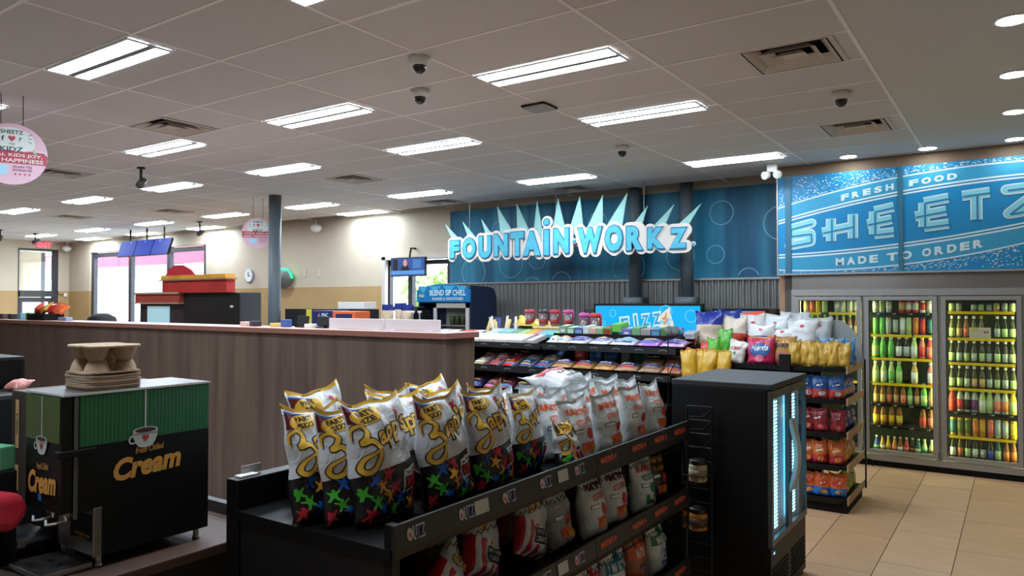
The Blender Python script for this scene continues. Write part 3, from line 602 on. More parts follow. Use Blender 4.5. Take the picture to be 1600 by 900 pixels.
def band(mb, f, g, lift, mi):
    for a, b in spans:
        n = max(2, int((b - a) / 0.06)); xs = [a + 0.003 + (b - a - 0.006) * i / n for i in range(n + 1)]
        vs = [(x, BY - lift, clipz(f(x))) for x in xs] + [(x, BY - lift, clipz(g(x))) for x in xs]
        mb.add(vs, [(i, i + 1, n + 2 + i, n + 1 + i) for i in range(n)], mi)
mb = MB()
band(mb, cU, cT, 0.001, 0); band(mb, cB, cL, 0.001, 0)
for f, o0, o1 in ((cT, -0.008, 0.008), (cU, -0.030, -0.012), (cU, 0.004, 0.022), (cL, -0.022, -0.004), (cL, 0.012, 0.030), (cB, -0.008, 0.008)):
    band(mb, lambda x, f=f, o=o0: f(x) + o, lambda x, f=f, o=o1: f(x) + o, 0.002, 1)
# speckled spray beyond the outer lines
rs = random.Random(3)
for q in range(2600):
    x = rs.uniform(-2.41, 1.2); up = rs.random() < 0.55; d = rs.random() ** 1.7 * (0.26 if up else 0.2)
    z = (cT(x) + 0.02 + d) if up else (cB(x) - 0.02 - d)
    if not (ZB0 + 0.01 < z < ZB1 - 0.01) or any(b - 0.004 < x < c + 0.012 for (a, b), (c, e) in zip(spans, spans[1:])): continue
    s = rs.uniform(0.004, 0.010); planar(mb, rect(s * rs.uniform(1, 2.5), s), (x, BY, z), (1, 0, 0), (0, 0, 1), 0.0015, 1)
def warp_text(mb, s, x0, x1, f, g, lo, hi, mi, lift, bold=0.03):
    vs, fs = text2d(s, 1.0, bold, width=x1 - x0, spacing=1.15); vs, fs = fine((vs, fs), 0.25)
    out = []
    for x, y in vs:
        X = (x0 + x1) / 2 + x; t = lo + (hi - lo) * (y + 0.5); out.append((X, BY - lift, f(X) + (g(X) - f(X)) * t))
    mb.add(out, fs, mi)
def letters_row(mb, s, x0, x1, f, g, lo, hi, lift, mi, bold=0.03, gap=0.35):
    n = len(s); step = (x1 - x0) / (n - 1) if n > 1 else 0
    for i, ch in enumerate(s):
        if ch == ' ': continue
        w = step * (1 - gap); xc = x0 + step * i; warp_text(mb, ch, xc - w / 2, xc + w / 2, f, g, lo, hi, mi, lift, bold)
letters_row(mb, 'FRESH', -1.66, -1.19, cU, cT, 0.28, 0.68, 0.003, 1, 0.05, 0.3); letters_row(mb, 'FOOD', -0.95, -0.58, cU, cT, 0.28, 0.68, 0.003, 1, 0.05, 0.25)
letters_row(mb, 'MADE', -1.72, -1.36, cB, cL, 0.25, 0.68, 0.003, 1, 0.05, 0.25); letters_row(mb, 'TO', -1.17, -1.03, cB, cL, 0.25, 0.68, 0.003, 1, 0.05, 0.2); letters_row(mb, 'ORDER', -0.83, -0.35, cB, cL, 0.25, 0.68, 0.003, 1, 0.05, 0.25)
# the big block letters, drawn as layered strokes
GL = {'S': [[(1, .98), (.06, .93), (.04, .56), (.95, .5), (.96, .1), (0, .03)]], 'H': [[(.2, 1), (.2, 0)], [(.92, 1), (.92, 0)], [(-.1, .45), (.92, .5)]],
      'E': [[(1, .98), (.2, .95), (.2, .04), (1, .02)], [(-.1, .48), (.92, .52)]], 'T': [[(-.05, .97), (1.05, .97)], [(.52, .97), (.52, 0)]], 'Z': [[(0, .97), (1, .97), (.05, .03), (1.02, .03)]]}
lx = [('S', -2.34, -1.98), ('H', -1.93, -1.50), ('E', -1.45, -1.10), ('E', -0.96, -0.565), ('T', -0.53, -0.20), ('Z', -0.14, 0.33)]
NL = [0]
for wd, mi, lift in ((0.112, 1, 0.0035), (0.086, 2, 0.0045), (0.020, 3, 0.0055)):
    for ch, x0, x1 in lx:
        for st in [[a_, b_] for s_ in GL[ch] for a_, b_ in zip(s_, s_[1:])]:
            pts = []
            for (a, b), (c, d) in zip(st, st[1:]):
                for q in range(8): t = q / 8; pts.append((a + (c - a) * t, b + (d - b) * t))
            pts.append(st[-1]); P = []
            for u, v in pts:
                X = x0 + 0.05 + (x1 - x0 - 0.10) * u; t = 0.265 + 0.50 * v; P.append((X + (0.010 if mi == 3 else 0), cL(X) + (cU(X) - cL(X)) * t - (0.012 if mi == 3 else 0)))
            vs, fs = ribbon(P, wd); NL[0] += 1; lf = lift + 0.00004 * (NL[0] % 20)
            # square the ends a little beyond the stroke
            mb.add([(x, BY - lf, z) for x, z in vs], fs, mi)
            for (x, z) in ([P[0], P[-1]] if mi < 3 and ch in 'SZ' else []): planar(mb, ngon(10, wd / 2, wd / 2), (x, BY, z), (1, 0, 0), (0, 0, 1), lf + 0.00002, mi)
mb.obj('banner_print', [BM1, BW, BC, BD], bt)
# ================================================================ FOUNTAIN WALL
mural = bpy.data.materials.new('mural_blue'); mural.use_nodes = True; nt = mural.node_tree; bs = nt.nodes['Principled BSDF']; bs.inputs['Roughness'].default_value = 0.55
tc = nt.nodes.new('ShaderNodeTexCoord'); mp = nt.nodes.new('ShaderNodeMapping'); mp.inputs['Scale'].default_value = (2.2, 1, 0.12); nz = nt.nodes.new('ShaderNodeTexNoise'); nz.inputs['Scale'].default_value = 1.6; nz.inputs['Detail'].default_value = 3
rp = nt.nodes.new('ShaderNodeValToRGB'); e = rp.color_ramp.elements; e[0].position = 0.36; e[0].color = lin((12, 84, 116)); e[1].position = 0.62; e[1].color = lin((40, 130, 160))
nt.links.new(tc.outputs['Object'], mp.inputs['Vector']); nt.links.new(mp.outputs['Vector'], nz.inputs['Vector']); nt.links.new(nz.outputs['Fac'], rp.inputs['Fac']); nt.links.new(rp.outputs['Color'], bs.inputs['Base Color'])
mu = thing('bubble_mural', 'deep blue bubble mural panel behind the fountain sign', 'mural')
MB().box((-8.2, 10.045, 2.21), (-2.45, 10.078, 3.46)).obj('panel', mural, mu)
mb = MB()
for cx, cz, r in ((-7.683, 2.391, 0.25), (-6.912, 2.516, 0.24), (-6.391, 2.57, 0.16), (-5.94, 2.18, 0.18), (-4.783, 2.404, 0.26), (-3.972, 2.537, 0.21), (-3.374, 3.114, 0.17), (-2.578, 2.93, 0.23), (-3.46, 2.54, 0.13), (-3.009, 2.195, 0.15), (-6.487, 2.118, 0.17), (-7.1, 3.05, 0.2), (-5.3, 3.1, 0.16)):
    d = ring2(r, 0.011, 36, cx, cz); keep = []
    for f in d[1]:
        if all(2.22 < d[0][i][1] < 3.4 and -8.18 < d[0][i][0] < -2.46 for i in f): keep.append(f)
    mb = MB(); planar(mb, (d[0], keep), (0, 10.045, 0), (1, 0, 0), (0, 0, 1), 0.002); mb.obj('bubble_ring', M('bubble_line', (128, 182, 205), 0.5), mu)
CORR = M('corrugated_steel', (150, 152, 150), 0.38, 0.75, var=0.1, scale=3)
mb = MB(); n = int(5.75 / 0.0105); z0, z1 = 0.85, 2.19
vs = []
for i in range(n + 1):
    x = -8.2 + 5.75 * i / n; y = 10.045 + 0.022 * max(-0.8, min(0.8, 1.3 * math.sin(2 * PI * x / 0.085))); vs += [(x, y, z0), (x, y, z1)]
mb.add(vs, [(2 * i, 2 * i + 2, 2 * i + 3, 2 * i + 1) for i in range(n)])
cw = mb.obj('wall_corrugated', CORR, None, True); struct(cw)
struct(MB().box((-8.2, 10.0, 2.185), (-2.45, 10.06, 2.212)).obj('trim_5', ALU))
for x, lb in ((-4.59, 1), (-3.805, 2)):
    o = MB().lathe([(0.088, 1.95), (0.088, CEIL)], 24, (x, 9.86, 0)).box((x - 0.13, 9.73, 1.80), (x + 0.13, 9.99, 1.95)).obj('column', GREYCOL, None, True); struct(o)
struct(MB().lathe([(0.095, 0), (0.095, CEIL)], 28, (-9.53, 7.38, 0)).obj('column', GREYCOL, None, True))
# ---- hanging letter sign
SY = 9.3
sg = thing('fountain_sign', 'hanging FOUNTAIN WORKZ letter sign with pale teal spikes', 'sign')
SPK = M('spike_teal', (150, 205, 200), 0.5, var=0.06, scale=3); SPW = M('sign_cream', (232, 222, 212), 0.5); SBL = M('sign_edge_blue', (22, 110, 160), 0.45); SCY = M('sign_cyan', (86, 190, 215), 0.4, var=0.12, scale=5, stretch=(1, 1, 2))
for tip, b0, b1 in (((-7.702, 3.153), (-7.566, 2.912), (-7.423, 2.905)), ((-7.344, 3.171), (-7.235, 2.933), (-7.096, 2.926)), ((-6.968, 3.189), (-6.887, 2.959), (-6.77, 2.953)), ((-6.66, 3.37), (-6.602, 2.979), (-6.377, 2.967)), ((-6.295, 3.379), (-6.283, 2.99), (-6.082, 2.979)), ((-5.928, 3.392), (-5.990, 2.9), (-5.819, 2.89)), ((-5.56, 3.398), (-5.643, 3.009), (-5.454, 2.998)), ((-5.195, 3.409), (-5.344, 3.004), (-5.146, 2.993)), ((-4.826, 3.396), (-5.049, 2.993), (-4.827, 2.98)), ((-4.447, 3.389), (-4.747, 2.982), (-4.519, 2.968)), ((-4.146, 3.191), (-4.345, 2.964), (-4.221, 2.956)), ((-3.766, 3.181), (-4.026, 2.938), (-3.887, 2.93)), ((-3.392, 3.165), (-3.699, 2.916), (-3.558, 2.908))):
    # extend each spike down behind the letters
    k = 1.35; c0 = tuple(tip[i] + (b0[i] - tip[i]) * k for i in (0, 1)); c1 = tuple(tip[i] + (b1[i] - tip[i]) * k for i in (0, 1))
    MB().prism([tip, c0, c1], lambda a, b, d: (a, d, b), SY + 0.005, SY + 0.02).obj('spike', SPK, sg)
LET = [('F', -7.569, -7.352, 2.572, 2.877), ('O', -7.313, -7.028, 2.555, 2.907), ('U', -6.99, -6.726, 2.552, 2.921), ('N', -6.694, -6.411, 2.57, 2.941), ('T', -6.381, -6.12, 2.56, 2.953), ('A', -6.157, -5.824, 2.558, 2.946), ('I', -5.787, -5.675, 2.555, 2.959), ('N', -5.619, -5.338, 2.573, 2.965), ('W', -5.218, -4.799, 2.563, 2.951), ('O', -4.777, -4.485, 2.568, 2.962), ('R', -4.45, -4.181, 2.575, 2.93), ('K', -4.137, -3.868, 2.582, 2.893), ('Z', -3.822, -3.559, 2.575, 2.869)]
NX = [0]
def nx(): NX[0] += 1; return 0.00009 * (NX[0] % 42)
STK = {'F': [[(0, 0), (0, 1), (1, 1)], [(0, .5), (.8, .5)]], 'O': [[(.5, 0), (.1, .2), (0, .5), (.1, .8), (.5, 1), (.9, .8), (1, .5), (.9, .2), (.5, 0)], [(.5, 0), (.5, 1)]], 'U': [[(0, 1), (0, .3), (.25, .02), (.75, .02), (1, .3), (1, 1)], [(.5, .1), (.5, 1)]], 'N': [[(0, 0), (0, 1), (1, 0), (1, 1)]], 'T': [[(0, 1), (1, 1)], [(.5, 0), (.5, 1)]], 'A': [[(0, 0), (.5, 1), (1, 0)], [(.2, .25), (.8, .25)], [(.5, 1), (.5, .2)]], 'I': [[(.5, 0), (.5, 1)]], 'W': [[(0, 1), (.25, 0), (.5, .9), (.75, 0), (1, 1)]], 'R': [[(0, 0), (0, 1), (.75, 1), (1, .75), (.75, .5), (0, .5)], [(.5, .5), (1, 0)], [(.4, .3), (.4, .8)]], 'K': [[(0, 0), (0, 1)], [(1, 1), (.2, .5), (1, 0)], [(.6, .5), (1.4, .5)]], 'Z': [[(0, 1), (1, 1), (0, 0), (1, 0)]]}
def slab(mb, d, x, z, y0, y1, mi=0):
    """2D face set given thickness (front at y0)"""
    vs, fs = d; n = len(vs)
    mb.add([(x + a, y0, z + b) for a, b in vs] + [(x + a, y1, z + b) for a, b in vs], list(fs) + [tuple(i + n for i in f[::-1]) for f in fs], mi)
    cnt = {}
    for f in fs:
        for i in range(len(f)):
            e = (f[i], f[(i + 1) % len(f)]); k = (min(e), max(e)); cnt[k] = None if k in cnt else e
    o = len(mb.v) - 2 * n
    for e in cnt.values():
        if e: mb.f.append((o + e[1], o + e[0], o + e[0] + n, o + e[1] + n)); mb.m.append(mi)
for i, (ch, x0, x1, z0, z1) in enumerate(LET):
    w, h = x1 - x0, z1 - z0; xc, zc = (x0 + x1) / 2, (z0 + z1) / 2; mb = MB(); p = 0.045
    for st in STK[ch]:
        pts = [(xc + (u - 0.5) * (w - 0.08), zc + (v - 0.5) * (h - 0.08)) for u, v in st]
        for (ax_, az_), (bx_, bz_) in zip(pts, pts[1:]):
            l = math.hypot(bx_ - ax_, bz_ - az_); ang = math.atan2(bz_ - az_, bx_ - ax_)
            slab(mb, xf2(rect(l, 0.175), 0, 0, ang), (ax_ + bx_) / 2, (az_ + bz_) / 2, SY - 0.026 - nx(), SY)
        for a_, b_ in pts: slab(mb, ngon(12, 0.0875, 0.0875), a_, b_, SY - 0.026 - nx(), SY)
    pl = mb.obj('letter_plate', SPW, sg)
    mb = MB(); slab(mb, text2d(ch, h, 0.085, width=w), xc, zc, SY - 0.042, SY - 0.03, 0); slab(mb, text2d(ch, h - 0.03, 0.06, width=w - 0.03), xc, zc, SY - 0.048, SY - 0.042, 1)
    mb.obj('letter', [SBL, SCY], pl)
for x, z, r in ((-5.73, 3.06, 0.052), (-5.266, 2.756, 0.024), (-3.494, 2.64, 0.018)):
    mb = MB(); slab(mb, ngon(20, r * 1.75, r * 1.75), x, z, SY - 0.029, SY); pl = mb.obj('dot_plate', SPW, sg)
    mb = MB(); slab(mb, ngon(18, r * 1.1, r * 1.1), x, z, SY - 0.041, SY - 0.029, 0); slab(mb, ngon(18, r * 0.85, r * 0.85), x, z, SY - 0.047, SY - 0.041, 1); mb.obj('dot', [SBL, SCY], pl)
mb = MB()
for x in (-7.2, -5.6, -4.2): mb.tube([(x, SY + 0.012, 2.98), (x, SY + 0.012, CEIL)], 0.004, 5)
mb.obj('hanging_cord', ALU, sg); MB().box((-7.5, SY + 0.021, 2.68), (-3.6, SY + 0.035, 2.72)).obj('rail', ALU, sg)
# ---- fountain dispensers with lit screens
def screen(name, label, x0, x1, z0, z1, y, art, side=0.0):
    t = thing(name, label, 'screen')
    MB().bbox((x0 - 0.03, y, z0 - 0.03), (x1 + 0.03, y + 0.07, z1 + 0.03), 0.006).obj('housing', BLACK, t)
    mb = MB(); mats = art(mb, x0, x1, z0, z1, y - 0.0015); mb.obj('display', mats, t); return t
def emi(c, s=0.42): return M('screen_%d_%d_%d' % c, (0, 0, 0), 0.8, emit=s, ecol=c)
def art_fizz(mb, x0, x1, z0, z1, y):
    O = ((x0 + x1) / 2, y, (z0 + z1) / 2); A, B = (1, 0, 0), (0, 0, 1)
    planar(mb, rect(x1 - x0, z1 - z0), O, A, B, 0, 0)
    for x, z, r in ((-0.48, 0.08, 0.05), (0.28, 0.1, 0.09), (0.62, 0.05, 0.08), (-0.62, -0.05, 0.03)): planar(mb, ring2(r, 0.008, 20, x, z), O, A, B, 0.0006, 4)
    for i, ch in enumerate('FIZZ'):
        d = xf2(text2d(ch, 0.19 if ch != 'I' else 0.23, 0.11, width=0.07 if ch == 'I' else 0.15), -0.30 + i * 0.16 - (0.02 if i > 1 else 0), -0.055 + i * 0.022, 0.12); planar(mb, d, O, A, B, 0.001, 1)
        d = xf2(text2d(ch, 0.14 if ch != 'I' else 0.18, 0.04, width=0.03 if ch == 'I' else 0.105), -0.30 + i * 0.16 - (0.02 if i > 1 else 0), -0.055 + i * 0.022, 0.12); planar(mb, d, O, A, B, 0.0016, 2)
    planar(mb, ([(0.17, 0.02), (0.2, 0.08), (0.2, 0.06), (0.3, 0.14), (0.34, 0.17), (0.34, 0.08), (0.38, -0.02), (0.4, -0.18), (0.2, -0.18)], [(0, 1, 2, 3, 4, 5, 6, 7, 8)]), O, A, B, 0.0014, 3)
    for k in range(16): a = random.uniform(0.2, 0.36); b = random.uniform(-0.15, 0.08); planar(mb, ngon(8, random.uniform(.012, .035), random.uniform(.012, .03), a, b), O, A, B, 0.0018 + k * 1e-5, 4 if k % 2 else 5)
    return [emi((0, 172, 240)), emi((190, 230, 245)), emi((60, 150, 190)), emi((225, 215, 200)), emi((120, 210, 250)), emi((190, 150, 110))]
screen('fizz_screen', 'wide lit blue FIZZ screen above the candy shelves', -4.78, -3.30, 1.47, 1.83, 9.0, art_fizz)
def art_red(mb, x0, x1, z0, z1, y):
    O = ((x0 + x1) / 2, y, (z0 + z1) / 2); A, B = (1, 0, 0), (0, 0, 1); w, h = (x1 - x0) / 2, (z1 - z0) / 2
    planar(mb, rect(2 * w, 2 * h), O, A, B, 0, 0)
    planar(mb, ([(-0.4 * w, -h), (-0.1 * w, 0.35 * h), (w, 0.5 * h), (w, -h)], [(0, 3, 2, 1)]), O, A, B, 0.0006, 1)
    planar(mb, ([(-0.1 * w, 0.3 * h), (0.15 * w, 0.9 * h), (0.95 * w, h), (w, h), (w, -0.1 * h), (0.5 * w, 0.05 * h)], [(0, 5, 4, 3, 2, 1)]), O, A, B, 0.0012, 2)
    return [emi((40, 160, 225)), emi((210, 200, 205)), emi((220, 85, 75))]
screen('drink_screen', 'smaller lit blue and red drink screen behind the popcorn bags', -3.12, -2.50, 1.45, 1.77, 9.0, art_red)
t = thing('drink_fountain', 'dark drink fountain counter below the lit screens', 'drink fountain')
MB().bbox((-5.0, 9.09, 0.92), (-2.47, 9.72, 1.80), 0.01).obj('cabinet', M('fountain_body', (58, 58, 60), 0.45), t); MB().box((-8.15, 9.0, 0.86), (-2.47, 9.95, 0.915)).obj('counter_top', M('fountain_top', (90, 84, 80), 0.4), t)
MB().box((-8.1, 9.1, 0), (-2.5, 9.9, 0.86)).obj('base_cabinet', M('fountain_base', (60, 48, 42), 0.6), t)
# ---- smoothie kiosk
t = thing('smoothie_kiosk', 'navy smoothie blender kiosk with arched BLEND SIP CHILL sign', 'kiosk')
x0, x1, y0, y1 = -7.93, -6.87, 8.9, 9.58; NV = M('kiosk_navy', (24, 34, 62), 0.45)
side = [(y0 + 0.02, 0.92), (y1, 0.92), (y1, 1.98), (y1 - 0.07, 2.09), (y1 - 0.2, 2.12), (y0 + 0.02, 2.13)]
mb = MB(); mb.prism(side, lambda a, b, d: (d, a, b), x1 - 0.03, x1); mb.prism(side, lambda a, b, d: (d, a, b), x0, x0 + 0.03); mb.box((x0 + 0.03, y0 + 0.3, 0.92), (x1 - 0.03, y1, 1.98)); mb.box((x0 + 0.03, y0 + 0.02, 1.86), (x1 - 0.03, y1 - 0.08, 2.10)); mb.box((x0 + 0.03, y0 + 0.02, 0.92), (x1 - 0.03, y0 + 0.3, 1.3))
mb.obj('cabinet', NV, t)
arch = [(x0, 1.88), (x1, 1.88)] + [(x0 + (x1 - x0) * (1 - q / 10), 2.06 + 0.10 * math.sin(PI * q / 10) ** 0.6) for q in range(11)]
sp = MB().prism(arch, lambda a, b, d: (a, d, b), y0 - 0.02, y0 + 0.018).obj('sign_panel', M('kiosk_blue', (14, 118, 178), 0.4), t)
mb = MB(); A, B = (1, 0, 0), (0, 0, 1)
for k, (a, b) in enumerate(((-7.8, 0.1), (-7.55, 0.12), (-7.27, 0.12), (-7.02, 0.1))): planar(mb, ([(-b, 0.07), (0, -0.05), (b, 0.07)], [(0, 1, 2)]), (a, y0 - 0.02, 2.06), A, B, 0.001, 1)
planar(mb, text2d('BLEND SIP CHILL', 0.09, 0.03, width=0.72), ((x0 + x1) / 2 + 0.10, y0 - 0.02, 2.025), A, B, 0.002, 0)
planar(mb, text2d('SHAKES & SMOOTHIES', 0.045, 0.02, width=0.62), ((x0 + x1) / 2 + 0.10, y0 - 0.02, 1.93), A, B, 0.002, 0); planar(mb, ngon(14, 0.07, 0.035), (x0 + 0.10, y0 - 0.02, 1.98), A, B, 0.0015, 2)
planar(mb, text2d('f\'real', 0.04, 0.02), (x0 + 0.10, y0 - 0.02, 1.98), A, B, 0.002, 0)
mb.obj('lettering', [BW, M('kiosk_triangle', (70, 165, 205), 0.4), M('kiosk_badge', (110, 140, 160), 0.4)], sp)
mb = MB(); fx0, fx1 = -7.60, -6.9
for lo, hi in (((fx0, y0, 1.3), (fx0 + 0.06, y0 + 0.02, 1.86)), ((fx1 - 0.06, y0, 1.3), (fx1, y0 + 0.02, 1.86)), ((fx0, y0, 1.79), (fx1, y0 + 0.02, 1.86))): mb.box(lo, hi)
mb.obj('window_frame', M('kiosk_frame', (196, 192, 182), 0.45), t)
MB().box((fx0 + 0.06, y0 + 0.12, 1.5), (fx1 - 0.06, y0 + 0.29, 1.52)).obj('inner_shelf', ALU, t); MB().box((fx0 + 0.03, y0 + 0.28, 1.3), (fx1 - 0.03, y0 + 0.295, 1.8)).obj('backing', M('kiosk_inside', (150, 152, 146), 0.5), t)
for k in range(4): MB().lathe([(0.035, 1.52), (0.045, 1.62), (0.04, 1.66)], 12, (fx0 + 0.22 + k * 0.11, y0 + 0.2, 0)).obj('cup', C([(70, 90, 60), (60, 70, 40), (80, 80, 50), (70, 100, 130)][k]), t, True)
# neighbouring left strip of the kiosk front: magenta window glow and bean bags on the ledge
COF = bagmat('coffee_bag', (205, 180, 150), None); NVB = M('coffee_bag_top', (30, 50, 140), 0.35)
for k, (x, h) in enumerate(((-8.44, 0.27), (-8.16, 0.29), (-8.02, 0.27))):
    bg = Bag(0.19, h * 1.25, 0.12, k + 3, 8, 10, 0.006, 0.28); me = bg.body(1).mesh('coffee_bag', [COF, NVB], True)
    tag(link('coffee_bag', me, None, (x, 8.75, 1.5), (0, 0, 0.5 + 0.1 * k)), ['navy topped coffee bag nearest the window post', 'middle navy topped coffee bag on the window ledge', 'navy topped coffee bag beside the dark grinder'][k], 'bag', 'coffee bags below the television')
t = thing('coffee_grinder', 'black coffee grinder with two pale spouts beside coffee bags', 'grinder', (-7.72, 8.72, 1.5)); MB().bbox((-0.1, -0.08, 0), (0.12, 0.1, 0.25), 0.01).lathe([(0.06, 0.25), (0.08, 0.3), (0.02, 0.31)], 14).obj('body', BLACK, t)
for dx in (-0.06, 0.08): MB().lathe([(0.012, 0.02), (0.012, 0.2), (0.03, 0.21), (0.03, 0.24)], 10, (dx, -0.1, 0)).obj('spout', WHITE, t, True)
t = thing('window_counter', 'pale ledge counter below the television window', 'counter'); MB().box((-9.7, 8.6, 1.46), (-7.5, 8.88, 1.5)).obj('top', M('ledge', (190, 180, 172), 0.5), t); MB().box((-9.7, 8.65, 0), (-7.55, 8.85, 1.46)).obj('base', TAN, t)
# television before the window
t = thing('television', 'flat television hanging before the small window, newsreader on screen', 'television')
MB().bbox((-9.44, 9.86, 2.34), (-8.61, 9.91, 2.68), 0.006).tube([(-9.03, 9.9, 2.6), (-9.03, 9.95, 2.85), (-9.03, 10.09, 2.85)], 0.02).obj('housing', BLACK, t)
mb = MB(); O = (-9.025, 9.858, 2.51)
planar(mb, rect(0.8, 0.31), O, A, B, 0, 0); planar(mb, rect(0.8, 0.07, 0.0, -0.10), O, A, B, 0.0008, 1); planar(mb, ngon(14, 0.05, 0.065, -0.06, 0.07), O, A, B, 0.0016, 2); planar(mb, ([(-0.18, -0.065), (-0.12, 0.03), (0.0, 0.03), (0.06, -0.065)], [(0, 3, 2, 1)]), O, A, B, 0.0012, 3)
planar(mb, rect(0.12, 0.2, -0.3, 0.04), O, A, B, 0.0008, 3); planar(mb, rect(0.2, 0.16, 0.22, 0.05), O, A, B, 0.0008, 4)
mb.obj('display', [emi((50, 80, 150)), emi((90, 150, 215)), emi((205, 150, 150)), emi((25, 25, 40)), emi((70, 120, 190))], t)
# ================================================================ CASHIER COUNTER
wood = bpy.data.materials.new('dark_wood_laminate'); wood.use_nodes = True; nt = wood.node_tree; bs = nt.nodes['Principled BSDF']; bs.inputs['Roughness'].default_value = 0.55
tc = nt.nodes.new('ShaderNodeTexCoord'); mp = nt.nodes.new('ShaderNodeMapping'); mp.inputs['Scale'].default_value = (3.0, 3.0, 0.22); nz = nt.nodes.new('ShaderNodeTexNoise'); nz.inputs['Scale'].default_value = 2.2; nz.inputs['Detail'].default_value = 6; nz.inputs['Roughness'].default_value = 0.65
rp = nt.nodes.new('ShaderNodeValToRGB'); e = rp.color_ramp.elements; e[0].position = 0.3; e[0].color = lin((74, 58, 50)); e[1].position = 0.72; e[1].color = lin((112, 92, 80))
nt.links.new(tc.outputs['Object'], mp.inputs['Vector']); nt.links.new(mp.outputs['Vector'], nz.inputs['Vector']); nt.links.new(nz.outputs['Fac'], rp.inputs['Fac']); nt.links.new(rp.outputs['Color'], bs.inputs['Base Color'])
ct = thing('cashier_counter', 'long dark wood cashier counter with a reddish ledge', 'counter')
for k, (a, b) in enumerate(((-15.0, -11.0), (-10.997, -7.2), (-7.197, -3.53))): MB().box((a, 4.235, 0.0), (b, 4.27, 1.605)).obj('wood_panel', wood, ct)
MB().box((-3.53, 4.235, 0.0), (-3.497, 4.585, 1.605)).obj('end_panel', wood, ct); MB().box((-15, 4.27, 0.1), (-3.53, 4.57, 1.56)).obj('carcass', BLACKM, ct)
PEACH = M('ledge_top', (206, 168, 156), 0.4, var=0.04, scale=12); EDGE = M('ledge_edge', (142, 92, 80), 0.5)
MB().box((-15.0, 4.2, 1.606), (-3.47, 4.61, 1.646)).obj('ledge_edge', EDGE, ct); MB().box((-15.0, 4.203, 1.6462), (-3.473, 4.607, 1.6495)).obj('ledge_surface', PEACH, ct)
CT = 1.650
PART = M('partition_white', (216, 208, 210), 0.45)
for x0, x1, lb in ((-4.92, -4.275, 'low white partition board beside the black displays'), (-4.255, -3.68, 'low white partition board at the counter end')):
    t = thing('partition_board', lb, 'partition', group='white boards on the counter'); MB().bbox((x0, 4.38, CT), (x1, 4.40, 1.7415), 0.004).obj('board', PART, t); MB().box((x0 + 0.05, 4.34, CT), (x0 + 0.12, 4.44, CT + 0.006)).box((x1 - 0.12, 4.34, CT), (x1 - 0.05, 4.44, CT + 0.006)).obj('foot', PART, t)
def monitor(x, y, w, h, lb, rz=0.0):
    t = thing('counter_display', lb, 'display', (x, y, CT), (0, 0, rz), group='black displays on the counter'); T = Matrix.Translation((0, 0, 0.02)) @ Matrix.Rotation(-0.12, 4, 'X')
    MB().bbox((-w / 2, -0.012, 0), (w / 2, 0.012, h), 0.004, T=T).obj('screen_back', M('dark_plastic', (26, 28, 27), 0.5), t); MB().box((-0.07, -0.03, 0), (0.07, 0.07, 0.008)).box((-0.02, 0.02, 0), (0.02, 0.035, 0.07)).obj('stand', BLACK, t)
monitor(-5.36, 4.46, 0.14, 0.085, 'squarish black display back beside the navy bank box'); monitor(-5.06, 4.44, 0.14, 0.082, 'tilted black display back before the orange box', 0.1)
t = thing('bank_terminal', 'navy bank terminal box lettered PNC BANK behind the counter', 'terminal', (-7.93, 7.0, 0)); MB().bbox((-0.28, 0, 0.0), (0.14, 0.3, 1.76), 0.01).obj('body', M('bank_navy', (34, 44, 96), 0.45), t)
mb = MB(); planar(mb, text2d('PNC', 0.05, 0.02), (-0.02, 0, 1.70), (1, 0, 0), (0, 0, 1), 0.002); planar(mb, text2d('BANK', 0.05, 0.02), (0.0, 0, 1.63), (1, 0, 0), (0, 0, 1), 0.002); planar(mb, ([(-0.17, 1.68), (-0.13, 1.73), (-0.13, 1.68)], [(0, 2, 1)]), (0, 0, 0), (1, 0, 0), (0, 0, 1), 0.002, 1); mb.obj('lettering', [BW, C((240, 130, 40))], t)
t = thing('promo_box', 'orange framed navy box beside the bank terminal', 'box', (-7.52, 6.95, 0)); MB().bbox((-0.22, 0, 0), (0.22, 0.28, 1.755), 0.01).obj('body', M('promo_orange', (226, 106, 62), 0.5), t); MB().box((-0.15, -0.006, 1.60), (0.16, 0, 1.72)).obj('face_card', M('promo_navy', (44, 44, 84), 0.5), t)
t = thing('paper_box', 'white paper box on top of the back shelf near the column', 'box', (-8.0, 7.6, 0)); MB().bbox((-0.24, -0.1, 1.78), (0.3, 0.15, 1.88), 0.008).obj('body', WHITE, t)
t = thing('black_cabinet', 'black cabinet with a yellow tag behind the counter', 'cabinet', (-8.0, 7.6, 0)); MB().box((-1.4, -0.12, 0.0), (0.3, 0.2, 1.775)).obj('body', M('black_cabinet', (34, 32, 34), 0.5), t); MB().box((-0.9, -0.128, 1.3), (-0.78, -0.121, 1.77)).obj('yellow_tag', C((222, 206, 70)), t)
for (x, w, h, c, lb), (nm_, ca_) in zip(((-5.99, 0.16, 0.07, (40, 36, 46), 'dark flat tray on the counter beside the column'), (-5.68, 0.14, 0.05, (232, 196, 110), 'yellow pouch on the counter'), (-5.54, 0.1, 0.1, (70, 96, 160), 'small blue box on the counter'), (-5.2, 0.16, 0.05, (236, 232, 226), 'torn white paper pile on the counter'), (-6.13, 0.14, 0.06, (226, 190, 182), 'pinkish slip pad on the counter')), (('flat_tray', 'tray'), ('yellow_pouch', 'pouch'), ('blue_box', 'box'), ('paper_pile', 'paper'), ('slip_pad', 'pad'))):
    o = MB().bbox((-w * .35, -0.035, 0), (w * .35, 0.04, h * .7), 0.006).obj(nm_, C(c), None, loc=(x, 4.42, CT), rot=(0, 0, random.uniform(-.3, .3))); tag(o, lb, ca_)
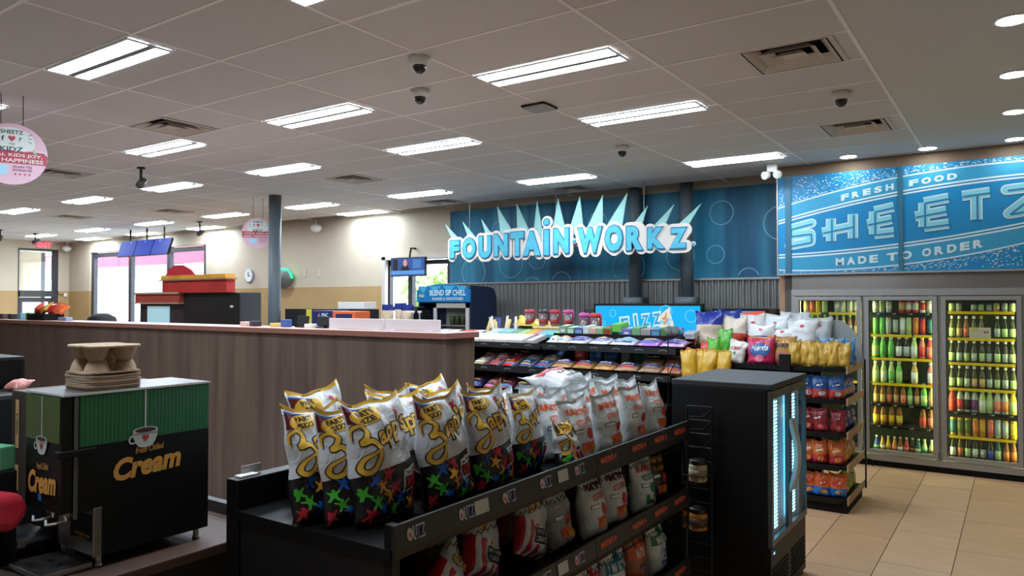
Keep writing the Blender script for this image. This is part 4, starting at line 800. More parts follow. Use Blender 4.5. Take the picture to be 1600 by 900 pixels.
# far-end counter clutter
t = thing('snack_tray', 'black tray with red and orange bags at the entrance end', 'tray', (-10.25, 4.40, CT)); MB().bbox((-0.245, -0.10, 0), (0.23, 0.14, 0.08), 0.007).obj('tray', BLACKM, t)
for k, (dx, dz, c) in enumerate(((-0.2, 0.12, (225, 70, 60)), (-0.02, 0.14, (230, 180, 70)), (0.12, 0.13, (220, 40, 50)), (0.32, 0.10, (240, 110, 60)), (-0.1, 0.1, (240, 120, 60)))):
    bgm = Bag(0.19, 0.15, 0.07, k + 1, 7, 8, 0.008).body().mesh('snack_bag', bagmat('tray_bag_%d' % k, c), True); tag(link('snack_bag', bgm, None, (-10.25 + dx * .7, 4.36 + 0.03 * k, CT + 0.085 + dz * .08), (-0.7, 0.3 * (k - 2), 0.2 * k - 0.3)), 'bag in the black counter tray, ' + ['red corner one', 'yellow topped one', 'crimson one', 'orange one hanging out', 'orange one underneath'][k], 'bag', 'bags in the counter tray')
for x, c, w, h, lb in ((-11.83, (226, 214, 190), .1, .08, 'cream cup at the far counter end'), (-11.48, (96, 70, 84), .22, .1, 'plum coloured box at the far counter end'), (-11.2, (44, 40, 44), .14, .1, 'dark box beside the plum one'), (-10.92, (130, 180, 200), .16, .12, 'pale blue box on the far counter'), (-10.67, (140, 200, 110), .16, .13, 'light green box on the far counter'), (-9.73, (150, 165, 200), .3, .06, 'pale blue flat pack beyond the snack tray')):
    tag(MB().bbox((-w * .35, -0.04, 0), (w * .35, 0.04, h * .7), 0.008).obj('counter_box', C(c), None, loc=(x, 4.42, CT)), lb, 'box')
t = thing('chair_stand_in', 'dark rounded top shown as a chair back just above the counter', 'chair', (-10.9, 5.45, 0)); MB().lathe([(0.05, 1.2), (0.2, 1.25), (0.23, 1.5), (0.18, 1.66), (0.08, 1.715), (0.01, 1.72)], 20).obj('backrest', M('stand_in_black', (30, 28, 30), 0.7), t, True); MB().lathe([(0.05, 0.05), (0.05, 1.25)], 10).lathe([(0.3, 0), (0.28, 0.05), (0.05, 0.07)], 12).obj('pedestal', BLACK, t)  # chair form stands in for a dark round top read as a head
# ---- hot food case with red header
t = thing('hot_food_case', 'black hot food case with a red and gold header', 'food case')
MB().bbox((-12.75, 7.85, 0.0), (-11.08, 8.3, 2.05), 0.02).obj('cabinet', M('case_black', (26, 25, 29), 0.4), t)
MB().bbox((-14.25, 7.85, 0.0), (-12.76, 8.5, 1.86), 0.015).obj('side_cabinet', M('case_dark', (48, 36, 42), 0.5), t)
RED = M('header_red', (190, 44, 40), 0.45, var=0.2, scale=2.5); GOLD = M('header_gold', (226, 160, 44), 0.45, var=0.15, scale=5)
MB().box((-13.3, 7.75, 2.052), (-11.3, 7.92, 2.28)).obj('header_panel', RED, t); MB().box((-13.3, 7.72, 2.30), (-11.3, 7.92, 2.37)).obj('gold_band', GOLD, t); MB().box((-13.35, 7.70, 2.275), (-11.24, 7.92, 2.30)).obj('header_rail', M('header_rail', (150, 116, 96), 0.5), t)
MB().prism([(-13.3, 2.37), (-12.3, 2.37), (-12.42, 2.45), (-12.55, 2.50), (-12.72, 2.56), (-13.0, 2.565), (-13.08, 2.52), (-13.18, 2.5), (-13.22, 2.42)], lambda a, b, d: (a, d, b), 7.8, 7.83).obj('header_crest', M('crest_red', (200, 30, 54), 0.45), t)
MB().box((-14.3, 7.78, 1.87), (-12.78, 8.5, 2.03)).obj('side_header', M('side_header', (168, 66, 50), 0.5, var=0.2, scale=7), t); MB().box((-14.35, 7.74, 2.03), (-12.76, 8.5, 2.065)).box((-14.35, 7.74, 1.845), (-12.76, 8.0, 1.87)).obj('side_rail', M('side_rail', (176, 150, 130), 0.5), t)
MB().bbox((-13.95, 7.83, 1.2), (-13.2, 7.85, 1.80), 0.008).obj('case_window', M('case_window', (150, 190, 200), 0.2, emit=0.2, ecol=(170, 205, 215)), t)
MB().lathe([(0.02, 0), (0.035, 0.02), (0.02, 0.04)], 10, T=Matrix.Translation((-11.25, 7.82, 1.78))).obj('knob', WHITE, t)
# ---- menu monitors
for k in range(3):
    t = thing('menu_monitor', ['blue menu monitor nearest the entrance', 'blue menu monitor in the middle of three', 'blue menu monitor nearest the cream wall'][k], 'monitor', (-16.72 + k * 0.69, 8.9, 3.09), (-0.30, 0, 0), group='three blue monitors under the ceiling')
    MB().bbox((-0.335, 0, -0.19), (0.335, 0.05, 0.19), 0.006).tube([(0, 0.05, 0.1), (0, -0.055, 0.44)], 0.02).obj('housing', BLACK, t)
    mb = MB(); planar(mb, rect(0.655, 0.365), (0, -0.001, 0), (1, 0, 0), (0, 0, 1), 0, 0); planar(mb, ngon(8, 0.03, 0.02, 0.1 - 0.1 * k, 0.14), (0, -0.001, 0), (1, 0, 0), (0, 0, 1), 0.001, 1); mb.obj('display', [emi((46, 72, 190), 0.36), emi((150, 170, 240), 0.4)], t)
# ---- wall things
t = thing('wall_clock', 'round white clock on the cream wall beside the column', 'clock', (-13.85, 10.07, 2.45)); T = Matrix.Rotation(PI / 2, 4, 'X')
MB().lathe([(0.15, -0.01), (0.15, 0.03), (0.13, 0.035)], 24, T=T).obj('rim', M('clock_rim', (150, 158, 176), 0.4), t, True); MB().lathe([(0.128, 0.02), (0.128, 0.037)], 24, T=T).obj('dial', WHITE, t); MB().box((-0.008, -0.045, 0), (0.008, -0.04, 0.09)).box((0, -0.045, -0.006), (0.06, -0.04, 0.006)).obj('hands', BLACK, t)
t = thing('neon_sign', 'round green glowing fan-like sign on the cream wall', 'sign', (-12.55, 9.9, 2.37), (0, 0, 0.5)); MB().lathe([(0.02, -0.14), (0.2, -0.1), (0.22, 0.0), (0.17, 0.02)], 20, T=T).obj('shade', M('neon_shade', (120, 130, 126), 0.3, 0.7), t, True)
mb = MB(); vs, fs = ring2(0.215, 0.035, 24); vs2 = [(a, b) for a, b in vs]; planar(mb, (vs2, fs[:14]), (0.03, -0.03, 0), (1, 0, 0), (0, 0, 1), 0.002); mb.obj('neon_ring', M('neon_green', (20, 230, 110), 0.4, emit=2.0), t)
MB().tube([(0.05, 0.03, 0.1), (0.15, 0.2, 0.2)], 0.012).obj('bracket', BLACK, t)
for x, lb in ((-12.05, 'pale switch plate close to the green sign'), (-11.62, 'pale switch plate farther from the green sign')): tag(MB().bbox((x - 0.03, 10.062, 2.38), (x + 0.03, 10.079, 2.55), 0.004).obj('switch_plate', C((206, 192, 174)), None), lb, 'switch plate', 'switch plates on the cream wall')
t = thing('door_alarm', 'small red and white alarm box with cable beside the entrance', 'alarm', (-21.98, 9.97, 2.08)); MB().bbox((0, -0.04, -0.05), (0.03, 0.04, 0.05), 0.005).obj('box', WHITE, t); MB().tube([(0.01, -0.02, 0.02), (0.01, -0.15, 0.0), (0.01, -0.2, 0.1)], 0.008).obj('cable', BLACK, t)
# ---- round hanging charity signs
def round_sign(pos, r, label):
    px, py, pz = pos; yaw = math.atan2(px, -py) ; t = thing('hanging_sign', label, 'sign', pos, (0, 0, math.atan2(-px, py) + 0.0), group='round pink hanging signs')
    MB().lathe([(r, 0), (r, 0.012)], 40, T=Matrix.Rotation(PI / 2, 4, 'X')).obj('disc', M('sign_pink', (232, 190, 205), 0.5), t)
    mb = MB(); O, A, B = (0, -0.012, 0), (1, 0, 0), (0, 0, 1)
    planar(mb, ngon(26, r * 0.66, r * 0.5, -0.02 * r, r * 0.38), O, A, B, 0.0010, 0); planar(mb, rect(r * 1.0, r * 0.25, r * 0.45, 0.02 * r), O, A, B, 0.0008, 0)
    planar(mb, ([(-r * .95, -r * .30), (r * .95, -r * .30), (r * 1.0, -r * .02), (r * .9, r * .10), (r * .5, r * .13), (r * .2, r * .07), (-r * .1, r * .13), (-r * .5, r * .08), (-r * .98, r * .10)], [(0, 1, 2, 3, 4, 5, 6, 7, 8)]), O, A, B, 0.0016, 1)
    for s, z, h, w, mi in (('SHEETZ', .72, .13, .62, 2), ('f', .5, .17, .09, 2), ('r', .5, .12, .07, 2), ('KIDZ', .16, .16, .62, 2), ('LOCAL KIDS JOY,', -.04, .13, 1.7, 0), ('AND HAPPINESS', -.2, .13, 1.75, 0), ('SCAN TO', -.40, .075, .52, 3), ('DONATE!', -.51, .075, .52, 3)):
        x = {'f': -.24, 'r': .24, 'SCAN TO': .30, 'DONATE!': .30}.get(s, 0.0); planar(mb, text2d(s, h * r, 0.02, width=w * r), (x * r, -0.012, z * r), A, B, 0.0024, mi)
    planar(mb, text2d('THE', 0.06 * r, 0.01), (0, -0.012, 0.33 * r), A, B, 0.0024, 2)
    heart = [(0, -.1), (.1, .02), (.09, .08), (.045, .1), (0, .06), (-.045, .1), (-.09, .08), (-.1, .02)]; planar(mb, ([(a * r, b * r) for a, b in heart], [tuple(range(8))]), (0, -0.012, .5 * r), A, B, 0.0024, 1)
    for sx in (-1, 1):
        for k in range(3): planar(mb, rect(.1 * r, .02 * r), (sx * .5 * r, -0.012, (.42 + .12 * k) * r), (1, 0, 0.4 * sx * (k - 1)), B, 0.0024, 2)
    planar(mb, ([(0, 0), (.12 * r, -.08 * r), (.14 * r, -.2 * r), (.05 * r, -.12 * r)], [(0, 3, 2, 1)]), (.55 * r, -0.012, .2 * r), A, B, 0.0026, 4); planar(mb, rect(.42 * r, .34 * r, -.3 * r, -.52 * r), O, A, B, 0.002, 5)
    for k in range(4): planar(mb, ([(-.04 * r, 0), (.03 * r, .04 * r), (.03 * r, -.04 * r)], [(0, 2, 1)]), ((.1 + .13 * k) * r, -0.012, -.64 * r), A, B, 0.0024, 1)
    mb.obj('sign_print', [M('sign_white', (228, 232, 226), 0.5), M('sign_red', (190, 60, 80), 0.5), M('sign_ink', (50, 60, 70), 0.5), M('sign_plum', (120, 50, 90), 0.5), M('sign_leaf', (140, 205, 160), 0.5), M('sign_card', (180, 220, 240), 0.5)], t)
    MB().tube([(-r * .3, 0, r * .93), (-r * .3, 0, CEIL - pz)], 0.003, 4).tube([(r * .3, 0, r * .93), (r * .3, 0, CEIL - pz)], 0.003, 4).obj('hanging_cord', BLACK, t)
round_sign((-6.62, 2.59, 3.06), 0.245, 'round pink charity sign hanging nearest, partly cut off'); round_sign((-10.0, 7.42, 2.98), 0.245, 'round pink charity sign hanging half behind the grey column')
# ================================================================ COFFEE BAR AND CREAM DISPENSER
BARZ = 0.90
t = thing('coffee_bar', 'dark brown coffee bar counter below the cream dispenser', 'counter')
MB().bbox((-5.2, 0.35, BARZ - 0.04), (-2.68, 2.12, BARZ), 0.006).obj('bar_top', M('bar_top', (74, 52, 40), 0.6, var=0.15, scale=5), t); MB().box((-5.15, 0.4, 0.0), (-2.74, 2.05, BARZ - 0.04)).obj('cabinet', M('bar_cabinet', (40, 32, 28), 0.6), t); MB().box((-5.2, 2.08, BARZ), (-2.68, 2.12, BARZ + 0.05)).obj('backsplash', M('bar_splash', (60, 56, 54), 0.5), t)
cm = thing('cream_dispenser', 'green and black chilled cream dispenser on short legs', 'dispenser', (-2.8, 1.305, BARZ))
GRN = M('panel_green', (76, 94, 46), 0.45); GRNS = M('panel_green_side', (20, 98, 52), 0.45); CBK = M('panel_black', (10, 11, 10), 0.45, spec=0.3); GOLDT = M('gold_lettering', (222, 164, 72), 0.5); CUPW = M('cup_white', (206, 212, 208), 0.4)
X0, Y1, zb, zt, zs = -0.28, 0.535, 0.045, 0.645, 0.455
mb = MB(); mb.box((X0, 0.0, 0.22), (0, Y1, zt - 0.004)); mb.box((X0, 0.085, zb), (0, Y1, 0.22)); mb.obj('body', CBK, cm)
mb = MB(); n = 34                                         # pleated green upper side panel
vs = []
for i in range(n * 2 + 1): y = 0.02 + (Y1 - 0.022) * i / (2 * n); vs += [(0.0015 + (0.0012 if i % 2 else 0), y, zs), (0.0015 + (0.0012 if i % 2 else 0), y, zt - 0.006)]
mb.add(vs, [(2 * i, 2 * i + 2, 2 * i + 3, 2 * i + 1) for i in range(2 * n)]); sidep = mb.obj('side_panel', GRNS, cm)
MB().bbox((X0 - 0.006, -0.035, zt - 0.004), (0.004, Y1 + 0.003, zt + 0.004), 0.002).obj('lid', M('lid_grey', (96, 94, 92), 0.35, 0.3), cm); MB().box((0.003, -0.036, zt - 0.003), (0.0055, Y1 + 0.004, zt + 0.005)).box((X0 - 0.006, -0.0375, zt - 0.003), (0.0055, -0.035, zt + 0.005)).obj('lid_edge', CUPW, cm)
MB().box((0.0005, 0.0, 0.2), (0.003, 0.014, zt - 0.006)).obj('corner_strip', M('strip_grey', (84, 84, 82), 0.5), cm)
dr = MB().bbox((X0, -0.04, 0.225), (-0.001, -0.002, zt - 0.006), 0.004).obj('front_door', CBK, cm)
MB().box((X0 + 0.004, -0.0425, 0.475), (-0.012, -0.0405, zt - 0.008)).obj('green_panel', GRN, dr); MB().bbox((-0.03, -0.055, 0.425), (0.012, 0.075, 0.449), 0.004).obj('door_handle', BLACKM, dr)
def cup2(s):
    out = []
    bowl = smooth_path([(-.5, .3), (-.46, .0), (-.3, -.28), (-.12, -.36), (.12, -.36), (.3, -.28), (.46, 0), (.5, .3)], 3)
    out.append(((bowl, [tuple(range(len(bowl)))]), 0)); out.append((ngon(20, .5, .13, 0, .3), 0)); out.append((ngon(20, .42, .095, 0, .3), 1)); out.append((ring2(.17, .06, 16, -.5, -.02), 0))
    heart = [(0, -.14), (.13, .02), (.12, .1), (.06, .13), (0, .08), (-.06, .13), (-.12, .1), (-.13, .02)]; out.append(((heart, [tuple(range(8))]), 2)); out.append((rect(.9, .03, 0, .16), 3))
    return [((([(a * s, b * s) for a, b in d[0]]), d[1]), m) for d, m in out]
def cream_art(mb, O, A, B, s, cw, ch, tx, tz, tw, th, top):
    planar(mb, rect(0.006, top, cw, ch + 0.3 * s + top / 2), O, A, B, 0.0012, 0)
    for i, (d, m) in enumerate(cup2(s)): planar(mb, (([(a + cw, b + ch) for a, b in d[0]]), d[1]), O, A, B, 0.0016 + 0.0004 * i, m)
    d = text2d('Cream', th, 0.045, 0.25, width=tw); d = xf2(d, tx, tz, 0.06); planar(mb, d, O, A, B, 0.0016, 4)
    d = xf2(text2d('Fresh Chilled', th * 0.28, 0.01, 0.25, width=tw * 0.42), tx + tw * 0.02, tz + th * 0.68, 0.06); planar(mb, d, O, A, B, 0.0016, 4)
AM = [CUPW, M('coffee_brown', (70, 36, 26), 0.4), M('heart_red', (170, 60, 56), 0.5), C((90, 96, 96)), GOLDT]
mb = MB(); cream_art(mb, (0.003, 0, 0), (0, 1, 0), (0, 0, 1), 0.10, 0.262, 0.455, 0.275, 0.355, 0.27, 0.085, 0.155); mb.obj('lettering', AM, cm)
mb = MB(); cream_art(mb, (X0 / 2, -0.0425, 0), (1, 0, 0), (0, 0, 1), 0.085, -0.005, 0.455, 0.0, 0.325, 0.215, 0.085, 0.155); planar(mb, rect(0.028, 0.028, -0.02, 0.268), (X0 / 2, -0.04, 0), (1, 0, 0), (0, 0, 1), 0.0016, 5); mb.obj('lettering', AM + [C((60, 120, 190))], dr)
MB().box((X0, 0.078, zb), (-0.002, 0.0845, 0.222)).obj('splash_back', STEEL, cm); mb = MB(); planar(mb, rect(0.17, 0.10, -0.10, 0.145), (0, 0.078, 0), (1, 0, 0), (0, 0, 1), 0.001, 0); planar(mb, text2d('Fresh Vanilla Cream', 0.012, 0.01, width=0.11), (-0.09, 0.078, 0.115), (1, 0, 0), (0, 0, 1), 0.002, 1); planar(mb, text2d('& Dispenser', 0.011, 0.01, width=0.07), (-0.09, 0.078, 0.100), (1, 0, 0), (0, 0, 1), 0.002, 1); mb.obj('instruction_plate', [CBK, GOLDT], cm)
MB().bbox((-0.005, 0.07, zb), (0.004, 0.10, 0.225), 0.002).obj('steel_edge', STEEL, cm)
tr = MB().bbox((X0 + 0.02, -0.10, 0.004), (-0.02, 0.08, 0.024), 0.004).obj('drip_tray', STEEL, cm); mb = MB(); planar(mb, ngon(12, 0.014, 0.010, -0.16, 0.0), (0, 0, 0.024), (1, 0, 0), (0, 1, 0), 0.001); planar(mb, ngon(12, 0.014, 0.010, -0.09, 0.0), (0, 0, 0.024), (1, 0, 0), (0, 1, 0), 0.001); mb.obj('drain_hole', BLACKM, tr)
for dx in (-0.19, -0.09):
    nz_ = MB().lathe([(0.03, 0.225), (0.026, 0.2), (0.012, 0.185), (0.010, 0.175)], 14, (dx, 0.02, 0)).obj('nozzle', M('nozzle_steel', (150, 140, 125), 0.35, 0.8), cm, True); MB().tube([(dx - 0.035, -0.035, 0.185), (dx, -0.05, 0.178), (dx + 0.035, -0.035, 0.185), (dx + 0.03, 0.0, 0.19)], 0.0045).obj('lever', CUPW, nz_)
for x, y in ((-0.03, 0.105), (-0.03, 0.5), (-0.25, 0.105), (-0.25, 0.5)): MB().lathe([(0.012, 0.0), (0.016, 0.004), (0.012, 0.012), (0.011, zb)], 10, (x, y, 0)).obj('leg', STEEL, cm)
# cup carriers of pulp board
PULP = M('pulp_board', (176, 150, 122), 0.85, var=0.12, scale=40, bump=0.4, bscale=220)
def carrier(loc, rz, flip, label, h=0.055):
    t = thing('cup_carrier', label, 'cup carrier', loc, (PI if flip else 0, 0, rz), group='pulp cup carriers on the dispenser'); s = 0.107
    mb = MB(); out = [(s * math.copysign(abs(math.cos(a)) ** 0.4, math.cos(a)), s * math.copysign(abs(math.sin(a)) ** 0.4, math.sin(a))) for a in [2 * PI * k / 28 for k in range(28)]]
    mb.prism(out, lambda a, b, d: (a, b, d + 0.004 * math.sin(a * 40) * 0.5), -0.006, 0.0); mb.obj('rim', PULP, t)
    for sx in (-1, 1):
        for sy in (-1, 1):
            mb = MB(); q = []; n = 12
            for r, z in ((0.046, 0), (0.038, -h * 0.55), (0.026, -h), (0.0, -h)):
                for k in range(n): a = 2 * PI * k / n; q.append((sx * 0.052 + r * math.cos(a), sy * 0.052 + r * math.sin(a), z - 0.003))
            mb.add(q, [(i * n + k, i * n + (k + 1) % n, (i + 1) * n + (k + 1) % n, (i + 1) * n + k) for i in range(3) for k in range(n)]); mb.obj('cup_pocket', PULP, t, True)
    return t
base = (-2.935, 1.475, BARZ + zt + 0.0045)
for k in range(6):
    s = 0.105 + 0.002 * (k % 2); out = [(s * math.copysign(abs(math.cos(a)) ** 0.35, math.cos(a)), s * math.copysign(abs(math.sin(a)) ** 0.35, math.sin(a))) for a in [2 * PI * q / 28 for q in range(28)]]
    o = MB().prism(out, lambda a, b, d: (a, b, d + 0.0012 * math.sin(a * 50 + b * 30)), 0.001, 0.0085).obj('cup_carrier', PULP, None, loc=(base[0] + random.uniform(-.002, .002), base[1] + random.uniform(-.002, .002), base[2] + 0.0093 * k), rot=(0, 0, random.uniform(-.02, .02))); tag(o, 'nested pulp carrier sheet, %s up from the dispenser lid' % ORD[k + 1], 'cup carrier', 'pulp cup carriers on the dispenser')
carrier((base[0], base[1], base[2] + 0.060), 0.02, True, 'upturned pulp cup carrier topping the nested stack', 0.05); carrier((base[0] + 0.005, base[1], base[2] + 0.166), -0.06, False, 'loose pulp cup carrier resting highest with its pockets down', 0.055)
# neighbouring dark machine and clutter
t = thing('dark_brewer', 'dark coffee brewer half seen beside the cream dispenser', 'brewer'); MB().bbox((-4.5, 1.2, BARZ), (-3.43, 1.5, 1.50), 0.02).obj('body', M('brewer_black', (24, 24, 25), 0.5), t); MB().bbox((-4.5, 1.2, 1.502), (-3.66, 1.5, 1.64), 0.015).obj('hood', BLACK, t); MB().box((-4.4, 1.05, BARZ), (-3.7, 1.2, BARZ + 0.05)).obj('tray', BLACK, t)
t = thing('vanilla_dispenser', 'slim dispenser with tan lettered strip, hidden behind the cream one', 'dispenser'); MB().bbox((-3.32, 1.31, 1.10), (-3.10, 1.85, 1.53), 0.006).box((-3.30, 1.42, 0.93), (-3.12, 1.85, 1.10)).obj('body', M('dispenser_brown', (60, 52, 44), 0.45), t)
mb = MB(); planar(mb, rect(0.03, 0.19, -3.262, 1.40), (0, 1.309, 0), (1, 0, 0), (0, 0, 1), 0.001, 0); planar(mb, xf2(text2d('VANILLA', 0.016, 0.01), -3.262, 1.40, PI / 2), (0, 1.309, 0), (1, 0, 0), (0, 0, 1), 0.002, 1); planar(mb, rect(0.03, 0.10, -3.262, 1.19), (0, 1.309, 0), (1, 0, 0), (0, 0, 1), 0.001, 0); mb.obj('lettering', [M('tan_strip', (206, 172, 120), 0.5), CBK], t)
MB().bbox((-3.36, 1.26, 0.955), (-3.13, 1.40, 0.972), 0.004).obj('drip_tray', STEEL, t); MB().box((-3.30, 1.36, BARZ), (-3.14, 1.42, 0.955)).obj('foot', BLACK, t)
o = tag(Bag(0.09, 0.08, 0.05, 5, 8, 8, 0.006).body().obj('sweetener_pouch', bagmat('pink_pouch', (226, 150, 140)), None, True, loc=(-3.53, 1.40, 1.512), rot=(-1.2, 0, 0.6)), 'small pink pouch lying beside the dark brewer', 'pouch')
t = thing('lid_bin', 'glossy red slanted lid bin beside the cream dispenser', 'bin', (-3.0, 1.13, BARZ), (0, 0, 0.25)); mb = MB(); pr = [(-0.09, 0.20), (0.02, 0.17), (0.08, 0.23), (0.06, 0.30), (-0.09, 0.31)]; mb.prism(pr, lambda a, b, d: (d * (1.0 - 0.25 * (b - 0.17) / 0.14), a, b), -0.11, 0.10); bo = mb.obj('bin', M('bin_red', (196, 44, 60), 0.35), t); bv = bo.modifiers.new('rounding', 'BEVEL'); bv.width = 0.03; bv.segments = 4; bv.limit_method = 'NONE'; MB().box((-0.09, -0.08, 0), (-0.02, 0.0, 0.20)).obj('stand', BLACKM, t)
o = tag(MB().bbox((-0.04, -0.03, 0), (0.04, 0.03, 0.09), 0.006).obj('straw_box', C((96, 176, 130)), None, loc=(-3.165, 1.215, 1.2505), rot=(0, 0, 0.2)), 'mint green carton above the red lid bin', 'carton'); o2 = tag(MB().bbox((-0.06, -0.035, 0), (0.06, 0.035, 0.35), 0.006).obj('caddy', BLACKM, None, loc=(-3.17, 1.215, BARZ)), 'black caddy behind the red lid bin', 'caddy')
# ================================================================ CHIP SHELF IN FRONT
gd = thing('chip_shelf', 'black metal shelving unit of chip bags with price rails', 'shelving')
D1, D2, D3 = 1.085, 0.685, 0.27
MB().bbox((-2.53, 1.74, 0.0), (-2.46, 4.40, 1.20), 0.006).obj('back_panel', BLACK, gd)
MB().box((-2.46, 4.305, 0.0), (-1.70, 4.325, 1.08)).obj('end_panel', BLACK, gd); MB().box((-2.46, 1.755, 0.0), (-1.69, 1.775, 1.05)).obj('end_panel', M('end_panel_black', (14, 13, 13), 0.5, bump=0.2, bscale=120), gd)
MB().box((-2.46, 1.74, 1.052), (-1.665, 1.76, D1)).obj('end_lip', BLACK, gd)
MB().box((-2.46, 1.76, D1 - 0.03), (-1.665, 4.30, D1)).obj('shelf_deck', BLACK, gd); MB().box((-2.46, 1.80, D2 - 0.03), (-1.665, 4.30, D2)).obj('shelf_deck', BLACK, gd); MB().box((-2.46, 1.80, D3 - 0.03), (-1.665, 4.30, D3)).obj('shelf_deck', BLACK, gd); MB().box((-2.46, 1.80, 0.0), (-1.70, 4.30, 0.1)).obj('base_plinth', BLACKM, gd)
for x in (-1.70,): MB().box((x, 1.75, 0), (x + 0.035, 1.785, 1.16)).obj('post', BLACK, gd)
RT = {}
RAIL = M('price_rail', (30, 30, 29), 0.4); UTZ = M('tag_blue', (30, 50, 120), 0.5); TAGW = M('tag_white', (190, 190, 186), 0.5); TAGR = M('tag_red', (190, 60, 60), 0.5); ORG = M('tag_orange', (222, 92, 50), 0.5)
for z, ys in ((D1, ((1.745, 3.10), (3.105, 4.30))), (D2, ((1.80, 3.10), (3.105, 4.30))), (D3, ((1.80, 3.10), (3.105, 4.30)))):
    for k, (a, b) in enumerate(ys):
        rl = MB().prism([(-1.665, z - 0.03), (-1.655, z - 0.035), (-1.640, z + 0.0), (-1.652, z + 0.078), (-1.665, z + 0.078)], lambda p, q, d: (p, d, q), a, b).obj('price_rail', RAIL, gd)
        A, B = (0, 1, 0), (-0.145, 0, 0.99); OX, OZ = -1.6455, z + 0.038
        if k == 0:
            if 'utz' not in RT:
                mb = MB(); planar(mb, text2d('UTZ', 0.046, 0.06, 0.1, width=0.062), (0, 0.015, 0), A, B, 0.0020, 1); planar(mb, text2d('UTZ', 0.036, 0.03, 0.1, width=0.050), (0, 0.015, 0), A, B, 0.0026, 0); planar(mb, ngon(10, 0.014, 0.021), (0, -0.030, 0), A, B, 0.0020, 1); planar(mb, ngon(8, 0.007, 0.009, 0, -0.004), (0, -0.030, 0), A, B, 0.0026, 2)
                RT['utz'] = mb.mesh('brand_tag', [UTZ, TAGW, TAGR]); mb = MB(); planar(mb, rect(0.085, 0.05), (0, 0, 0.002), A, B, 0.003); RT['tag'] = mb.mesh('price_tag', TAGW)
            for y in (1.84, 2.11, 2.38, 2.65, 2.94): link('brand_tag', RT['utz'], rl, (OX, y, OZ))
            for y in (2.20, 2.79): link('price_tag', RT['tag'], rl, (OX, y, OZ))
        else:
            if 'mar' not in RT:
                mb = MB(); planar(mb, rect(0.15, 0.036), (0, 0, 0), A, B, 0.0015, 0); planar(mb, text2d("MARTIN'S", 0.028, 0.03, width=0.125), (0, 0, 0), A, B, 0.0022, 1); planar(mb, ngon(10, 0.013, 0.013, 0.088), (0, 0, 0), A, B, 0.0022, 2); RT['mar'] = mb.mesh('brand_tag', [C((70, 40, 34)), ORG, TAGR])
            for y in (3.21, 3.56, 3.84, 4.12): link('brand_tag', RT['mar'], rl, (OX, y, OZ))
    mb = MB(); pts = [(-1.645, 1.9 + 0.02 * k, z - 0.05 - (0.012 if k % 2 else -0.008)) for k in range(118)]; mb.tube(pts, 0.0022, 4); mb.obj('wire_scallop', BLACK, gd)
# wire end rack
mb = MB()
for x in (-1.74, -1.58): mb.tube([(x, 4.50, 0.05), (x, 4.50, 1.215)], 0.008, 6)
for z in [0.12 + 0.085 * k for k in range(14)]: mb.tube([(-1.74, 4.50, z), (-1.58, 4.50, z)], 0.004, 5)
for z in (1.205, 1.13, 1.02): mb.tube([(-1.66, 4.32, z - 0.02), (-1.58, 4.34, z - 0.02), (-1.58, 4.50, z)], 0.006, 5)
mb.obj('wire_rack', BLACK, gd)
for z in (0.775, 0.48):
    mb = MB()
    for dz in (0, 0.05): mb.tube([(-1.575, 4.495, z + dz), (-1.575, 4.335, z + dz), (-1.85, 4.335, z + dz), (-1.85, 4.495, z + dz)], 0.003, 5)
    for k in range(7): x = -1.575 - 0.046 * k; mb.tube([(x, 4.335, z + 0.05), (x, 4.335, z), (x, 4.495, z)], 0.0025, 4)
    mb.obj('wire_basket', BLACK, gd)
JL = M('jar_lid', (30, 30, 34), 0.3); jb = [(0.052, 0), (0.056, 0.01), (0.056, 0.09), (0.05, 0.108)]
for x, z, c, lb in ((-1.64, 0.7785, (190, 180, 150), 'cream coloured dip jar in the upper wire basket'), (-1.64, 0.4835, (196, 130, 52), 'amber dip jar in the lower wire basket, outer one'), (-1.765, 0.4835, (186, 120, 50), 'amber dip jar in the lower wire basket, inner one')):
    t = thing('dip_jar', lb, 'jar', (x, 4.42, z), (0, 0, -0.6), group='dip jars in wire baskets'); MB().lathe(jb, 20).obj('glass_body', C(c, 0.15), t, True); MB().lathe([(0.053, 0.106), (0.053, 0.128), (0.046, 0.134)], 20).obj('lid', JL, t, True); MB().lathe([(0.0566, 0.02), (0.0566, 0.075)], 20).obj('wrap_label', C((150, 140, 118) if c[0] == 190 else (96, 76, 52), 0.5), t, True)
# ---- bag prints
GOLDF = M('gold_foil', (232, 184, 70), 0.32); INKB = M('ink_black', (24, 22, 24), 0.4); REDI = M('ink_red', (196, 36, 52), 0.4); DKR = M('ink_maroon', (110, 26, 34), 0.4); BLUEI = M('ink_blue', (24, 92, 190), 0.4); GRNI = M('ink_green', (70, 190, 60), 0.4); YELI = M('ink_amber', (214, 150, 40), 0.4); WHI = M('ink_white', (226, 228, 228), 0.4)
SIL = M('foil_silver', (196, 204, 206), 0.3, 0.2); ORI = M('ink_orange', (226, 96, 46), 0.4); TEAL = M('ink_teal', (20, 110, 130), 0.4); DGR = M('ink_dark_green', (30, 110, 66), 0.4)
PRM = [GOLDF, INKB, REDI, DKR, BLUEI, GRNI, YELI, WHI, ORI, TEAL, DGR]
ZED = smooth_path([(-.30, .62), (-.22, .82), (-.02, .86), (.08, .72), (-.02, .58), (-.16, .50), (.04, .48), (.12, .30), (.06, .08), (-.12, -.10), (-.32, -.10), (-.38, .04), (-.26, .18), (0.0, .22), (.2, .26)], 5)
